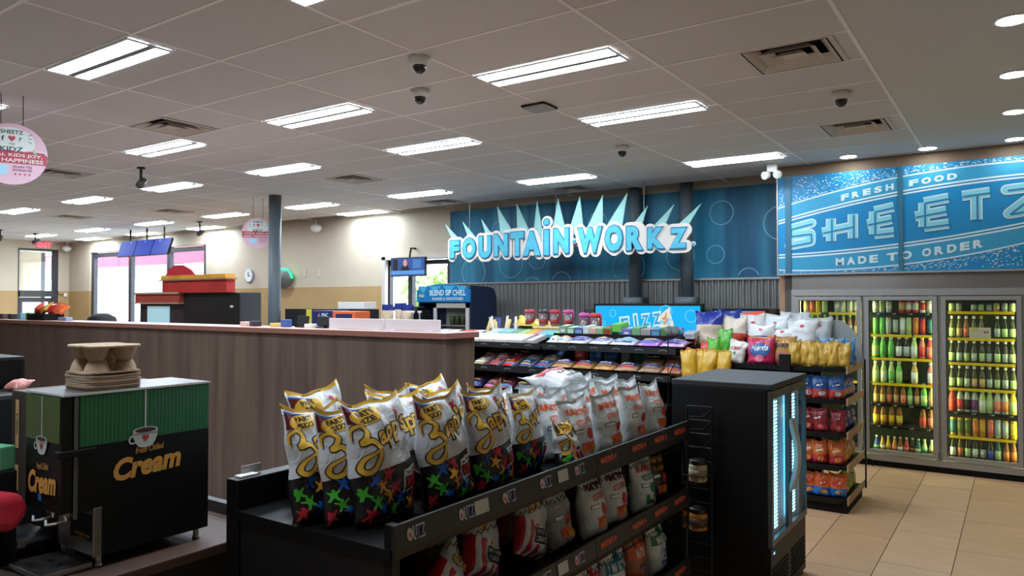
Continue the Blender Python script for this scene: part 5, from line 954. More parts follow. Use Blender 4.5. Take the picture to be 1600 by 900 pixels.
def zapp_logo(bg, mb, cx, cz, s, rot=0.42):
    def place(d): return xf2(d, cx, cz, rot)
    z = [(x * s, y * s) for x, y in ZED]
    bg.print_on(mb, place(ribbon(z, 0.17 * s, True)), 1, 0.03, 0.0020); bg.print_on(mb, place(ribbon(z, 0.115 * s, True)), 0, 0.03, 0.0030)
    d = text2d("app's", 0.62 * s, 0.07, 0.2, width=1.25 * s); d = xf2(d, 0.80 * s, 0.42 * s, 0.0); bg.print_on(mb, place(d), 1, 0.03, 0.0020)
    d = text2d("app's", 0.55 * s, 0.025, 0.2, width=1.18 * s); d = xf2(d, 0.80 * s, 0.42 * s, 0.0); bg.print_on(mb, place(d), 0, 0.03, 0.0032)
ZB = bagmat('party_bag_film', (206, 208, 210), (11, 9, 10), 0.38, 0.10, 0.34)
def voodoo(seed, w=0.30, h=0.42, d=0.15, bend=0.05):
    bg = Bag(w, h, d, seed, 18, 22, 0.020, 0.035, bend, ear=0.035); me = bg.body(1).mesh('chip_bag', [ZB, GOLDF], True); mb = MB()
    rs = random.Random(seed)
    bg.print_on(mb, xf2(ngon(20, 0.068, 0.030), -w * 0.22, h * 0.865, 0.15), 0, 0.03, 0.0022)
    for s, dz in (('PARTY', 0.012), ('SIZE', -0.014)): bg.print_on(mb, xf2(text2d(s, 0.020, 0.03, width=0.075 if s == 'PARTY' else 0.055), -w * 0.22, h * 0.865 + dz, 0.15), 1, 0.03, 0.0034)
    bg.print_on(mb, ([(-w * .49, h * .80), (-w * .30, h * .82), (-w * .30, h * .93), (-w * .49, h * .93)], [(0, 1, 2, 3)]), 3, 0.03, 0.0014); bg.print_on(mb, ([(-w * .49, h * .93), (-w * .1, h * .93), (-w * .15, h * .945), (-w * .49, h * .945)], [(0, 1, 2, 3)]), 4, 0.03, 0.0014)
    zapp_logo(bg, mb, -w * 0.24, h * 0.475, 0.160, 0.28)
    bg.print_on(mb, xf2(([(x * .035, y * .035) for x, y in PERSON], [tuple(range(len(PERSON)))]), w * 0.25, h * 0.84, 0.2), 2, 0.02, 0.0024)
    cols = [2, 4, 5, 6, 2, 5, 6, 4]; q = 0
    for r, z in enumerate((0.03, 0.115, 0.20, 0.285)):
        for k in range(5):
            x = -0.42 + 0.2 * k + (0.09 if r % 2 else 0)
            if r >= 2 and x > 0.0 or (r == 3 and x > -0.05): q += 1; continue
            bg.print_on(mb, xf2(([(a * .047, b * .047) for a, b in PERSON], [tuple(range(len(PERSON)))]), x * w, z * h + 0.012 * (k % 2), rs.uniform(-.5, .5)), cols[q % 8], 0.02, 0.0024); q += 1
    bx = [(w * .06, h * .20), (w * .46, h * .24), (w * .46, h * .415), (w * .06, h * .375)]
    bg.print_on(mb, (bx, [(0, 1, 2, 3)]), 7, 0.03, 0.0024); bg.print_on(mb, ([(w * .075, h * .212), (w * .445, h * .25), (w * .445, h * .355), (w * .075, h * .32)], [(0, 1, 2, 3)]), 1, 0.03, 0.0032); bg.print_on(mb, xf2(text2d('VOODOO', 0.040, 0.05, width=w * .33), w * .26, h * .285, 0.13), 2, 0.03, 0.0042); bg.print_on(mb, xf2(text2d('New Orleans Kettle', 0.014, 0.02, width=w * .34), w * .26, h * .365, 0.13), 1, 0.03, 0.0034)
    bg.print_on(mb, xf2(text2d('POTATO', 0.011, 0.02), w * .36, h * .62, 0.3), 1, 0.02, 0.0026); bg.print_on(mb, xf2(text2d('CHIPS', 0.011, 0.02), w * .36, h * .585, 0.3), 1, 0.02, 0.0026)
    return me, mb.mesh('bag_print', PRM)
VD_ = [voodoo(s, bend=b) for s, b in ((1, 0.10), (2, -0.05), (5, 0.02), (9, 0.15))]
def put_bag(pair, name, loc, rot, label, group, sc_=1.0):
    o = link(name, pair[0], None, loc, rot, (sc_,) * 3); tag(o, label, 'chip bag', group); link('bag_print', pair[1], o); return o
HP = PI / 2
for k, (v, x, y, lean, roll, yaw, s, lb) in enumerate((
        (0, -1.84, 1.985, 0.20, 0.03, 0.02, 1.06, 'party size bag foremost at the shelf corner'), (1, -1.93, 1.92, 0.20, 0.02, -0.05, 0.98, 'party size bag tucked directly behind the corner one'), (2, -2.05, 1.87, 0.22, 0.04, 0.05, 0.98, 'party size bag third deep at the shelf corner'),
        (3, -2.34, 2.12, 0.05, -0.06, 0.1, 1.02, 'party size bag standing rearmost against the back panel'), (1, -1.80, 2.29, 0.16, 0.00, 0.08, 1.02, 'party size bag second along the front rail'), (2, -1.79, 2.58, 0.14, -0.02, 0.03, 1.0, 'party size bag third along the front rail'), (0, -1.82, 2.90, 0.10, 0.05, 0.06, 0.88, 'party size bag fourth along the front rail, mostly upright'),
        (3, -2.00, 2.26, 0.2, 0.05, -0.08, 1.0, 'party size bag behind the second front one'), (0, -1.97, 2.58, 0.2, -0.05, 0.06, 1.0, 'party size bag behind the third front one'), (2, -2.16, 2.36, 0.16, 0.08, 0.04, 1.0, 'party size bag in the second depth, middle'), (1, -1.98, 2.86, 0.2, 0.04, 0.0, 0.95, 'party size bag behind the fourth front one'), (3, -2.2, 2.75, 0.2, -0.06, 0.1, 1.0, 'party size bag rearmost beside the pale kettle bags'))):
    put_bag(VD_[v], 'chip_bag', (x - 0.075, y, D1 + 0.001), (-lean, roll, HP + yaw), lb, 'party size voodoo chip bags', s)
# pale kettle bags
MW = bagmat('kettle_bag_film', (208, 212, 212), None); MK = bagmat('kettle_black_film', (34, 34, 36), None)
def kettle(seed, film, w=0.29, h=0.33, d=0.14, c1=8, c2=8, cross=None, name="MARTIN'S", sub='KETTLE-COOK\'D', low=None, bend=0.03):
    bg = Bag(w, h, d, seed, 14, 17, 0.016, 0.05, bend, ear=0.022); me = bg.body(1).mesh('chip_bag', [film, SIL if film is not MK else MK], True); mb = MB()
    if cross is None:
        bg.print_on(mb, xf2(text2d(name, 0.036, 0.05, width=w * .72), 0, h * .80, -0.03), c1, 0.03, 0.0022); bg.print_on(mb, xf2(text2d(sub, 0.030, 0.02, width=w * .56), 0.01, h * .64, 0.05), c2, 0.03, 0.0022)
        bg.print_on(mb, rect(w * .28, 0.022, -w * .2, h * .5), 1, 0.03, 0.0018); bg.print_on(mb, rect(w * .25, 0.016, -w * .2, h * .5), 7, 0.03, 0.0026); bg.print_on(mb, ngon(14, 0.027, 0.029, w * .12, h * .44), 2 if low != 10 else 10, 0.03, 0.0022); bg.print_on(mb, rect(w * .4, 0.05, 0, h * .24), 8 if low is None else low, 0.03, 0.0022); bg.print_on(mb, ngon(10, 0.03, 0.02, w * .16, h * .2), 6, 0.03, 0.003)
    else:
        bg.print_on(mb, rect(w * .86, h * .19, 0, h * .62), cross, 0.03, 0.0020); bg.print_on(mb, rect(w * .22, h * .28, 0, h * .74), cross, 0.03, 0.0016); bg.print_on(mb, xf2(text2d('MARTIN', 0.042, 0.03, width=w * .55), 0, h * .61, 0.0), 7, 0.03, 0.0030)
        for q, (s_, z_) in enumerate((('SALT', .38), ('&', .28), ('VINEGAR', .18)) if cross != 10 else (('S. CREAM', .40), ('&', .30), ('ONION', .20))): bg.print_on(mb, xf2(text2d(s_, 0.024, 0.03, width=w * (.1 if s_ == '&' else .5)), 0.02, h * z_, 0), 1 if cross == 2 else 4, 0.03, 0.0024)
    return me, mb.mesh('bag_print', PRM)
KT = [kettle(11, MW), kettle(12, MW, bend=-0.04), kettle(13, MW, bend=0.08)]
names = ['first', 'second', 'third', 'fourth']
dep = ['on the front rail', 'second deep', 'third deep', 'fourth deep']
q = 0
for j, x in enumerate((-1.80, -1.95, -2.10, -2.26)):
    for i, y in enumerate((3.22, 3.545, 3.86, 4.14)):
        q += 1; put_bag(KT[(q * 5 + j) % 3], 'chip_bag', (x - 0.01, y + random.uniform(-.015, .015), D1 + 0.001), (-random.uniform(.04, .12), random.uniform(-.05, .05), HP + random.uniform(-.06, .06)), 'silvery kettle chip bag %s, %s from the party bags' % (dep[j], names[i]), 'silvery kettle chip bags on top', 0.95 if j == 0 else 1.0)
BIGR = kettle(17, bagmat('kettle_red_film', (214, 216, 216), None), 0.36, 0.30, 0.16, 8, 8, 2)
put_bag(BIGR, 'chip_bag', (-2.14, 3.80, D1 + 0.285), (-1.35, 0.0, HP), 'plump silvery bag with red panel lying on the kettle bags', 'silvery kettle chip bags on top')
mini = voodoo(21, 0.22, 0.24, 0.10); put_bag(mini, 'chip_bag', (-1.74, 3.03, D1 + 0.001), (-0.25, 0.1, HP + 0.1), 'small gold edged bag slumped before the first kettle bag', 'party size voodoo chip bags')
# second shelf
CR = bagmat('cajun_film', (202, 206, 208), (196, 30, 48), 0.46, -0.12, 0.3, ((222, 222, 222), 5.0))
def cajun(seed):
    w, h = 0.25, 0.36; bg = Bag(w, h, 0.12, seed, 14, 16, 0.017, 0.045, 0.05, ear=0.025); me = bg.body(1).mesh('chip_bag', [CR, GOLDF], True); mb = MB(); zapp_logo(bg, mb, -w * .18, h * .58, 0.10, 0.25)
    bg.print_on(mb, rect(w * .56, h * .22, w * .10, h * .26), 7, 0.03, 0.0020); bg.print_on(mb, rect(w * .53, h * .195, w * .10, h * .26), 1, 0.03, 0.0028)
    for s_, dz in (('SPICY CAJUN', .30), ('CRAWTATORS', .22)): bg.print_on(mb, text2d(s_, 0.022, 0.02, width=w * .46), 7, 0.03, 0.0036) if False else bg.print_on(mb, xf2(text2d(s_, 0.022, 0.02, width=w * .46), w * .10, h * dz), 7, 0.03, 0.0036)
    return me, mb.mesh('bag_print', PRM)
CJ = [cajun(31), cajun(32)]
for v, x, y, z, lean, roll, yaw, lb in ((0, -1.86, 2.50, 0, 0.25, 0.45, 0.05, 'red striped cajun chip bag tilted first of its shelf'), (1, -1.84, 2.84, 0, 0.2, 0.42, 0.0, 'red striped cajun chip bag tilted beside the grey bags'), (1, -1.95, 2.30, 0, 0.3, 0.55, 0.0, 'red striped cajun chip bag slumped behind the first tilted one'), (0, -2.02, 2.64, 0, 0.2, 0.5, 0.1, 'red striped cajun chip bag behind the two tilted ones'), (0, -2.0, 2.95, 0, 0.15, 0.3, 0.0, 'red striped cajun chip bag deepest beside the grey bags')):
    put_bag(CJ[v], 'chip_bag', (x - 0.02, y, D2 + 0.03), (-lean, roll, HP + yaw), lb, 'striped cajun chip bags')
put_bag(CJ[0], 'chip_bag', (-1.80, 2.10, D2 + 0.06), (-0.35, 1.25, HP), 'red striped cajun bag fallen on its side at the shelf end', 'striped cajun chip bags'); put_bag(VD_[1], 'chip_bag', (-1.78, 2.05, D2 + 0.002), (-1.3, 0.1, HP + 0.2), 'dark bag lying flat below the fallen striped one', 'party size voodoo chip bags', 0.7)
K2 = kettle(41, MW, 0.25, 0.31, 0.12, 3, 8); K3 = kettle(42, MW, 0.25, 0.30, 0.12, 2, 10, low=10); K4 = kettle(43, MK, 0.25, 0.31, 0.12, 6, 6, low=8, sub='Kettle'); KG = kettle(44, bagmat('grey_back_film', (150, 148, 148), None), 0.24, 0.31, 0.12, 7, 7)
for pr, x, y, lb in ((K2, -1.80, 3.36, 'pale kettle bag with maroon lettering, first on the middle shelf'), (K2, -1.82, 3.62, 'pale kettle bag with maroon lettering, second on the middle shelf'), (K3, -1.79, 3.93, 'pale kettle bag with green pepper on the middle shelf'), (K4, -1.82, 4.17, 'black kettle bag with gold lettering on the middle shelf'), (K4, -1.98, 4.07, 'black kettle bag second deep on the middle shelf'), (KG, -1.86, 3.12, 'plain grey bag back on the middle shelf'), (KG, -2.0, 3.28, 'plain grey bag back second deep on the middle shelf'), (K3, -1.98, 3.78, 'pale kettle bag second deep beside the green pepper one'), (KG, -1.97, 3.03, 'plain grey bag back deepest near the striped bags')):
    put_bag(pr, 'chip_bag', (x, y, D2 + 0.001), (-random.uniform(.05, .15), random.uniform(-.06, .06), HP + random.uniform(-.08, .08)), lb, 'kettle bags on the middle shelf')
for cr, film, y, lb in ((2, MW, 3.30, 'pale bag with red cross band on the lowest visible shelf'), (9, MW, 3.58, 'pale bag with teal cross band on the lowest visible shelf'), (8, bagmat('copper_film', (150, 84, 48), None), 3.86, 'copper coloured bag on the lowest visible shelf'), (10, MW, 4.14, 'pale bag with green cross band on the lowest visible shelf'), (2, MW, 3.02, 'pale bag with red cross band under the rail joint')):
    put_bag(kettle(50 + cr + int(y * 10), film, 0.26, 0.33, 0.12, cross=cr), 'chip_bag', (-1.80, y, D3 + 0.001), (-0.1, 0.03, HP + random.uniform(-.08, .08)), lb, 'cross band chip bags on the lowest visible shelf')
# ================================================================ BLACK MERCHANDISER FRIDGE
mf = thing('merchandiser_fridge', 'black glass door merchandiser fridge beyond the chip shelf', 'fridge')
x0, x1, y0, y1 = -1.864, -1.26, 4.56, 5.447
FB = M('fridge_black', (10, 10, 11), 0.5, spec=0.3)
mb = MB(); mb.bbox((x0, y0, 0.02), (x1, y0 + 0.03, 1.345), 0.004); mb.box((x0, y1 - 0.03, 0.02), (x1, y1, 1.345)); mb.box((x0, y0 + 0.03, 0.02), (x0 + 0.03, y1 - 0.03, 1.345)); mb.box((x0 + 0.03, y0 + 0.03, 0.02), (x1, y1 - 0.03, 0.40)); mb.box((x0 + 0.03, y0 + 0.03, 1.32), (x1, y1 - 0.03, 1.345)); mb.obj('cabinet', FB, mf)
MB().bbox((x0 - 0.004, y0 - 0.004, 1.346), (x1 + 0.030, y1 + 0.004, 1.382), 0.006).obj('top_lid', M('fridge_top', (40, 40, 42), 0.55), mf)
MB().box((x0 + 0.03, y0 + 0.03, 0.401), (x0 + 0.036, y1 - 0.03, 1.319)).box((x0 + 0.036, y0 + 0.031, 0.401), (x1 - 0.02, y0 + 0.036, 1.319)).box((x0 + 0.036, y1 - 0.036, 0.401), (x1 - 0.02, y1 - 0.031, 1.319)).obj('liner', M('fridge_liner', (150, 190, 205), 0.4), mf)
for k in range(2):
    a = y0 + 0.005 + k * 0.4415; b = a + 0.435; w = 0.04
    mb = MB()
    for lo, hi in (((x1 + 0.002, a, 0.40), (x1 + 0.026, a + w, 1.34)), ((x1 + 0.002, b - w, 0.40), (x1 + 0.026, b, 1.34)), ((x1 + 0.002, a + w, 0.40), (x1 + 0.026, b - w, 0.44)), ((x1 + 0.002, a + w, 1.29), (x1 + 0.026, b - w, 1.34))): mb.box(lo, hi)
    dr = mb.obj('glass_door', M('fridge_door_frame', (70, 70, 68), 0.4), mf); MB().box((x1 + 0.012, a + w, 0.44), (x1 + 0.016, b - w, 1.29)).obj('glass_pane', glassmat('fridge_glass', (0.95, 0.98, 1.0), 0.05, 1.05), dr)
    yh = b - 0.02 if k == 0 else a + 0.02
    hd = [(x1 + 0.026 + 0.045 * math.sin(PI * q / 12), yh + (0.0 if k == 0 else 0.01), 0.66 + 0.46 * q / 12) for q in range(13)]
    MB().tube(hd, 0.017, 8).obj('door_handle', M('handle_silver', (190, 184, 172), 0.45), dr, True)
LEDF = M('fridge_led', (255, 255, 255), 0.4, emit=3.5, ecol=(120, 215, 255))
for ys in ((y0 + 0.11, y0 + 0.22), (y0 + 0.55, y0 + 0.66)):
    mb = MB()
    for yy in ys:
        for k in range(36): planar(mb, rect(0.075, 0.0125), (x1 - 0.010, yy, 0.475 + k * 0.0222), (0, 1, 0), (0, 0, 1), 0.001)
    MB().box((x1 - 0.032, ys[0] - 0.09, 0.42), (x1 - 0.027, ys[0] + 0.34, 1.31)).obj('led_backing', M('led_back', (170, 205, 220), 0.4), mf)
    o = mb.obj('led_dots', LEDF, mf); o['kind'] = 'stuff'
for k in range(4): MB().box((x0 + 0.05, y0 + 0.05, 0.55 + k * 0.19), (x1 - 0.05, y1 - 0.05, 0.556 + k * 0.19)).obj('wire_shelf', ALU, mf)
gr = MB().box((x1, y0 + 0.01, 0.03), (x1 + 0.016, y1 - 0.01, 0.385)).obj('grille_panel', FB, mf)
for k in range(7):
    for h in range(2): MB().box((x1 + 0.016, y0 + 0.05 + h * 0.44, 0.08 + k * 0.028), (x1 + 0.022, y0 + 0.40 + h * 0.44, 0.092 + k * 0.028)).obj('grille_slat', BLACKM, gr)
mb = MB(); planar(mb, rect(0.03, 0.014), (x1 + 0.016, y0 + 0.08, 0.35), (0, 1, 0), (0, 0, 1), 0.001); mb.obj('status_light', M('status_blue', (60, 110, 255), 0.4, emit=3.0), gr)
mb = MB(); planar(mb, rect(0.06, 0.05), (x1 - 0.026, y0 + 0.36, 1.24), (0, 1, 0), (0, 0, 1), 0.001); planar(mb, rect(0.07, 0.045), (x1 - 0.026, y0 + 0.78, 1.02), (0, 1, 0), (0, 0, 1), 0.001); mb.obj('yellow_sticker', C((225, 196, 50)), mf)
t = thing('sign_clip', 'small clear sign clip on the near shelf post', 'clip', (-2.50, 1.80, 1.2005)); MB().box((-0.02, -0.03, 0), (0.02, 0.05, 0.006)).obj('base', WHITE, t); MB().box((-0.022, 0.0, 0.006), (-0.018, 0.09, 0.035)).obj('clip_plate', M('clip_grey', (150, 146, 140), 0.4), t)
# ================================================================ CANDY SHELVES (front plane y = 7.05)
cs = thing('candy_shelving', 'black tiered candy shelving beyond the cashier counter', 'shelving')
CX0, CX1 = -6.0, -2.86
MB().box((CX0, 7.86, 0), (CX1, 7.90, 1.50)).obj('back_panel', BLACK, cs); MB().box((CX0, 7.0, 0), (CX1, 7.86, 0.12)).obj('base_plinth', BLACKM, cs)
LBL = M('rail_label', (96, 98, 100), 0.5)
def rail(x0, x1, y, z, n, parent):
    r = MB().prism([(y, z - 0.035), (y - 0.014, z - 0.035), (y - 0.004, z + 0.03), (y, z + 0.03)], lambda a, b, d: (d, a, b), x0, x1).obj('price_rail', BLACK, parent)
    if 'arc' not in RT:
        mb = MB(); vs = []
        for q in range(9): a = PI * q / 8; vs += [(0.05 * math.cos(a), 0.022 * math.sin(a) - 0.008), (0.036 * math.cos(a), 0.010 * math.sin(a) - 0.008)]
        planar(mb, (vs, [(2 * i, 2 * i + 1, 2 * i + 3, 2 * i + 2) for i in range(8)]), (0, 0, 0), (1, 0, 0), (0, 0, 1), 0.003); RT['arc'] = mb.mesh('rail_tag', LBL)
    for k in range(n): link('rail_tag', RT['arc'], r, (x0 + (x1 - x0) * (k + 0.5) / n, y - 0.010, z))
for x0, x1, y, z, yb, n in ((CX0, -4.43, 7.03, 1.385, 7.86, 5), (-4.42, CX1 + 0.02, 7.05, 1.385, 7.3, 6), (CX0, -4.32, 6.96, 1.115, 7.86, 5), (-4.31, CX1, 6.96, 1.115, 7.86, 6), (CX0, CX1, 6.88, 0.85, 7.86, 10), (CX0, CX1, 6.84, 0.55, 7.86, 10)):
    s = MB().box((x0, y, z - 0.02), (x1, yb, z)).obj('shelf', BLACK, cs); rail(x0, x1, y, z, n, s)
MB().box((-4.42, 7.30, 1.49), (CX1 + 0.02, 7.86, 1.51)).obj('shelf', BLACK, cs); MB().box((-4.42, 7.295, 1.47), (CX1 + 0.02, 7.305, 1.525)).obj('price_rail', BLACK, cs)
MB().tube([(CX1, 6.9, 0.86), (CX1, 6.9, 1.50), (CX1, 7.4, 1.54)], 0.006).tube([(CX1, 6.9, 1.15), (CX1, 7.3, 1.42)], 0.006).tube([(CX1 + 0.001, 7.0, 0.1), (CX1 + 0.001, 7.0, 0.9)], 0.006).obj('end_wire', BLACK, cs)
def carton(x, y, z, w, d, h, col, label, group, face=None, tilt=0.0, rz=0.0, cat='box', name='candy_box', top=None, txt=None):
    t = MB().bbox((-w / 2, -d / 2, 0), (w / 2, d / 2, h), 0.004).obj(name, C(col), None, loc=(x, y, z), rot=(tilt, 0, rz)); tag(t, label, cat, group)
    if face:
        mb = MB(); planar(mb, rect(w * .8, h * .6), (0, -d / 2, h / 2), (1, 0, 0), (0, 0, 1), 0.0015); planar(mb, rect(w * .85, d * .8), (0, 0, h), (1, 0, 0), (0, 1, 0), 0.0015); mb.obj('panel_print', C(face), t)
    if top:
        mb = MB(); planar(mb, rect(w * .6, d * .35), (0, 0, h), (1, 0, 0), (0, 1, 0), 0.0022); planar(mb, rect(w * .5, h * .25), (0, -d / 2, h * .5), (1, 0, 0), (0, 0, 1), 0.0022); mb.obj('panel_print', C(top), t)
    return t
G = 'boxes on the candy shelf top'
for k in range(5):
    carton(-5.42 + 0.205 * k, 7.22, 1.423, 0.195 if k < 4 else 0.09, 0.30, 0.05, ((228, 222, 206), (230, 220, 208), (232, 222, 206), (220, 212, 210), (206, 190, 192))[k], 'flat white carton tilted in the front row, %s from the cashier counter' % ORD[k + 1], G, tilt=0.20)
for k, (c, f, x, w) in enumerate((((176, 192, 208), None, -5.37, .16), ((96, 150, 160), (130, 185, 195), -5.19, .19), ((120, 150, 130), None, -5.04, .11), ((150, 200, 120), None, -4.93, .10), ((232, 170, 70), None, -4.82, .10), ((206, 130, 120), None, -4.73, .06), ((120, 190, 210), (90, 180, 220), -4.60, .18), ((120, 200, 110), None, -4.47, .08))):
    carton(x, 7.50, 1.478, w, 0.22, 0.05, c, '%s flat box in the second candy row, %s from the counter' % (['pale blue', 'teal', 'sage', 'lime', 'amber', 'coral', 'sky blue', 'grass green'][k], ORD[k + 1]), G, f, tilt=0.22)
MB().box((-5.6, 7.36, 1.385), (-4.43, 7.80, 1.46)).obj('riser', BLACK, cs)
for k in range(9):                                         # bouquet of blue and yellow snack sticks
    x = -5.62 + 0.055 * k + random.uniform(-.02, .02); c = ((235, 205, 140), (30, 50, 120), (236, 220, 190))[k % 3]; bg = Bag(0.07, 0.22 + 0.02 * (k % 3), 0.035, k + 60, 6, 8, 0.006)
    tag(link('snack_pouch', bg.body(1).mesh('snack_pouch', [bagmat('stick_film_%d' % (k % 3), c), M('stick_seal', (26, 44, 110), 0.4)], True), None, (x, 7.62 + 0.03 * (k % 2), 1.461), (-0.15, random.uniform(-.35, .35), random.uniform(-.4, .4))), '%s snack pouch in the blue and yellow bunch, %s from the counter' % (['cream', 'navy', 'pale'][k % 3], ORD[k + 1]), 'pouch', 'bunched blue and yellow pouches')
for k in range(3): tag(link('snack_bag', Bag(0.24, 0.2, 0.09, 70 + k, 8, 8, 0.014).body().mesh('snack_bag', bagmat('yellow_film', (222, 196, 70), None), True), None, (-5.12 + 0.14 * k, 7.66, 1.50 + 0.03 * (2 - k)), (-0.9, 0.35, 0.2 - 0.3 * k)), 'crumpled yellow bag behind the candy boxes, %s from the pouches' % ORD[k + 1], 'bag', 'crumpled yellow bags')
t = thing('display_tray', 'cardboard display tray with divided slots on the candy shelf', 'tray', (-4.66, 7.66, 1.461)); MB().box((-0.21, -0.10, 0), (0.21, 0.14, 0.105)).obj('tray', M('kraft_card', (190, 156, 108), 0.7), t)
for k in range(6): MB().box((-0.20 + 0.07 * k, -0.106, 0.03), (-0.145 + 0.07 * k, -0.1005, 0.09)).obj('slot_panel', C((222, 190, 130)), t)
MB().box((-0.215, -0.11, 0.105), (0.215, 0.15, 0.125)).obj('tray_lip', C((226, 206, 160)), t)
# drink cups with tinted lids above
ncol = [(205, 40, 70), (60, 56, 60), (205, 40, 60), (205, 80, 150), (200, 80, 160), (205, 50, 60)]
nn = ['crimson lidded', 'smoke grey lidded', 'red lidded', 'pink lidded', 'magenta lidded', 'scarlet lidded']
for k, x in enumerate((-5.02, -4.82, -4.66, -4.47, -4.25, -4.10)):
    t = thing('sipper_cup', '%s clear tumbler in the row before the corrugated wall' % nn[k], 'cup', (x, 7.72, 1.511 if x > -4.42 else 1.586), group='tumblers above the candy'); z = 0.24 if x > -4.42 else 0.2
    MB().lathe([(0.05, 0), (0.056, 0.02), (0.064, z * 0.82)], 16).obj('cup_body', M('tumbler_smoke', (120, 100, 102), 0.2, trans=0.0, coat=0.5), t, True); MB().lathe([(0.068, z * 0.80), (0.068, z * 0.9), (0.055, z)], 16).tube([(0.06, 0, z * 0.92), (0.078, 0, z * 0.75), (0.07, 0, z * 0.35)], 0.008).obj('lid', C(ncol[k], 0.3), t, True); MB().lathe([(0.0575, 0.03), (0.0595, 0.08)], 16).obj('band', C((150, 40, 50)), t, True)
MB().box((-5.12, 7.62, 1.565), (-4.42, 7.84, 1.585)).obj('shelf', BLACK, cs)
for k, (x, c) in enumerate(((-4.56, (60, 220, 130)), (-4.44, (250, 120, 190)), (-4.24, (130, 90, 220)), (-4.08, (225, 230, 60)))): tag(MB().bbox((x - 0.055, 7.60, 1.535), (x + 0.055, 7.615, 1.575), 0.003).obj('price_card', C(c), None), '%s neon price card below the tumblers' % ['green', 'pink', 'violet', 'yellow'][k], 'price card', 'neon price cards')
# boxed candy on the raised shelf
row = [((130, 150, 130), (150, 176, 150), .10), ((110, 160, 110), (190, 215, 190), .10), ((60, 70, 120), (120, 150, 200), .11), ((190, 215, 200), None, .08), ((206, 170, 150), None, .09), ((140, 170, 130), None, .08), ((90, 170, 70), (150, 60, 50), .11), ((110, 190, 80), None, .12), ((120, 120, 170), (100, 100, 180), .12), ((110, 170, 120), None, .10), ((156, 152, 150), None, .12), ((70, 100, 140), (90, 150, 190), .11), ((80, 130, 80), None, .09), ((110, 80, 150), (160, 130, 190), .10)]
rn = ['grey green', 'leaf green', 'navy', 'mint', 'salmon', 'olive', 'green and rust', 'bright green', 'lavender', 'sea green', 'grey', 'steel blue', 'moss', 'purple']
x = -4.36
for k, (c, f, w) in enumerate(row):
    carton(x + w / 2, 7.42, 1.512 + (0.05 if k == 7 else 0), w * .94, 0.2, 0.085 if k % 3 else 0.10, c, '%s candy box on the raised shelf before the lit screen' % rn[k], 'boxed candy on the raised shelf', f, tilt=0.10, top=(226, 226, 220) if k in (0, 3, 8) else None); x += w
for k, (x, c) in enumerate(((-3.01, (176, 176, 168)), (-2.93, (100, 160, 200)))):
    t = thing('snack_canister', ['silver canister lying tilted at the candy shelf end', 'blue banded canister lying at the candy shelf end'][k], 'canister', (x, 7.38, 1.558), group='canisters on the candy shelf'); T = Matrix.Rotation(PI / 2 - 0.25, 4, 'X'); MB().lathe([(0.04, -0.11), (0.041, -0.1), (0.041, 0.1)], 16, T=T).obj('body', C(c, 0.3), t, True); MB().lathe([(0.043, 0.1), (0.043, 0.112), (0.036, 0.114)], 16, T=T).obj('lid', C((90, 88, 84), 0.3), t, True)
carton(-2.80, 7.38, 1.512, 0.11, 0.16, 0.06, (196, 202, 206), 'white box at the end of the candy shelf', G, (150, 160, 175), tilt=0.15)
# soft packs on the front rails
PC = [C((226, 226, 222)), C((40, 44, 110)), C((200, 60, 60)), C((220, 190, 90)), C((70, 130, 190)), C((120, 80, 50))]
def pack(x, y, z, w, d, h, col, col2, label, group, seed, rz=0.0, tilt=0.12, cat='pack', name='snack_pack'):
    bg = Bag(w, d, h, seed, 9, 9, 0.012, 0.06, 0, False); m = bagmat('pack_%d_%d_%d' % col, col)
    o = link(name, bg.body().mesh(name, m, True), None, (x, y, z + h * 0.42), (-PI / 2 + tilt, 0, rz)); tag(o, label, cat, group)
    rs = random.Random(seed); mb = MB()
    if col2: bg.print_on(mb, rect(w * .8, d * .26, 0, d * .40), 0, 0.05, 0.003)
    bg.print_on(mb, xf2(rect(w * .55, d * .10, 0, d * rs.uniform(.38, .44)), 0, 0, 0), 1, 0.05, 0.004); bg.print_on(mb, ngon(12, w * .3, d * .1, w * rs.uniform(-.1, .1), d * .68), 2, 0.05, 0.003); bg.print_on(mb, rect(w * .7, d * .07, 0, d * .2), 3, 0.05, 0.003)
    mb.obj('bag_print', [C(col2) if col2 else PC[seed % 6], PC[0] if seed % 3 else PC[3], PC[(seed + 2) % 6], PC[(seed * 7 + 4) % 6]], o); return o
def packs(items, y, z, d, h, group, fmt, x, tilt=0.15):
    for k, (w, c, c2, nm) in enumerate(items): pack(x + w / 2, y, z, w, d, h, c, c2, fmt % (nm, ORD[k + 1]), group, 80 + k * 3 + int(z * 10), random.uniform(-.06, .06), tilt); x += w * 1.02
packs([(.13, (210, 208, 200), None, 'white'), (.13, (214, 210, 204), None, 'off white'), (.26, (206, 200, 214), (70, 80, 170), 'blue lettered'), (.25, (214, 208, 206), (80, 90, 170), 'pale blue lettered'), (.30, (200, 200, 204), (110, 170, 210), 'sky blue banded'), (.26, (176, 120, 200), (60, 50, 150), 'purple'), (.27, (206, 170, 214), (60, 60, 160), 'lilac')], 7.09, 1.387, 0.26, 0.10, 'bun bags on the top front rail', '%s soft pack on the top front rail, %s from the white cartons', -4.40)
packs([(.25, (196, 150, 100), (84, 80, 140), 'golden'), (.25, (190, 140, 84), (70, 66, 110), 'honey'), (.25, (206, 150, 84), (60, 56, 110), 'amber'), (.26, (190, 150, 120), (64, 60, 100), 'tan'), (.25, (180, 146, 120), (70, 66, 120), 'biscuit'), (.22, (186, 140, 100), (60, 56, 110), 'brown')], 7.0, 1.117, 0.24, 0.12, 'pastry packs on the second rail', '%s pastry pack on the second rail, %s from the candy bins', -4.28)
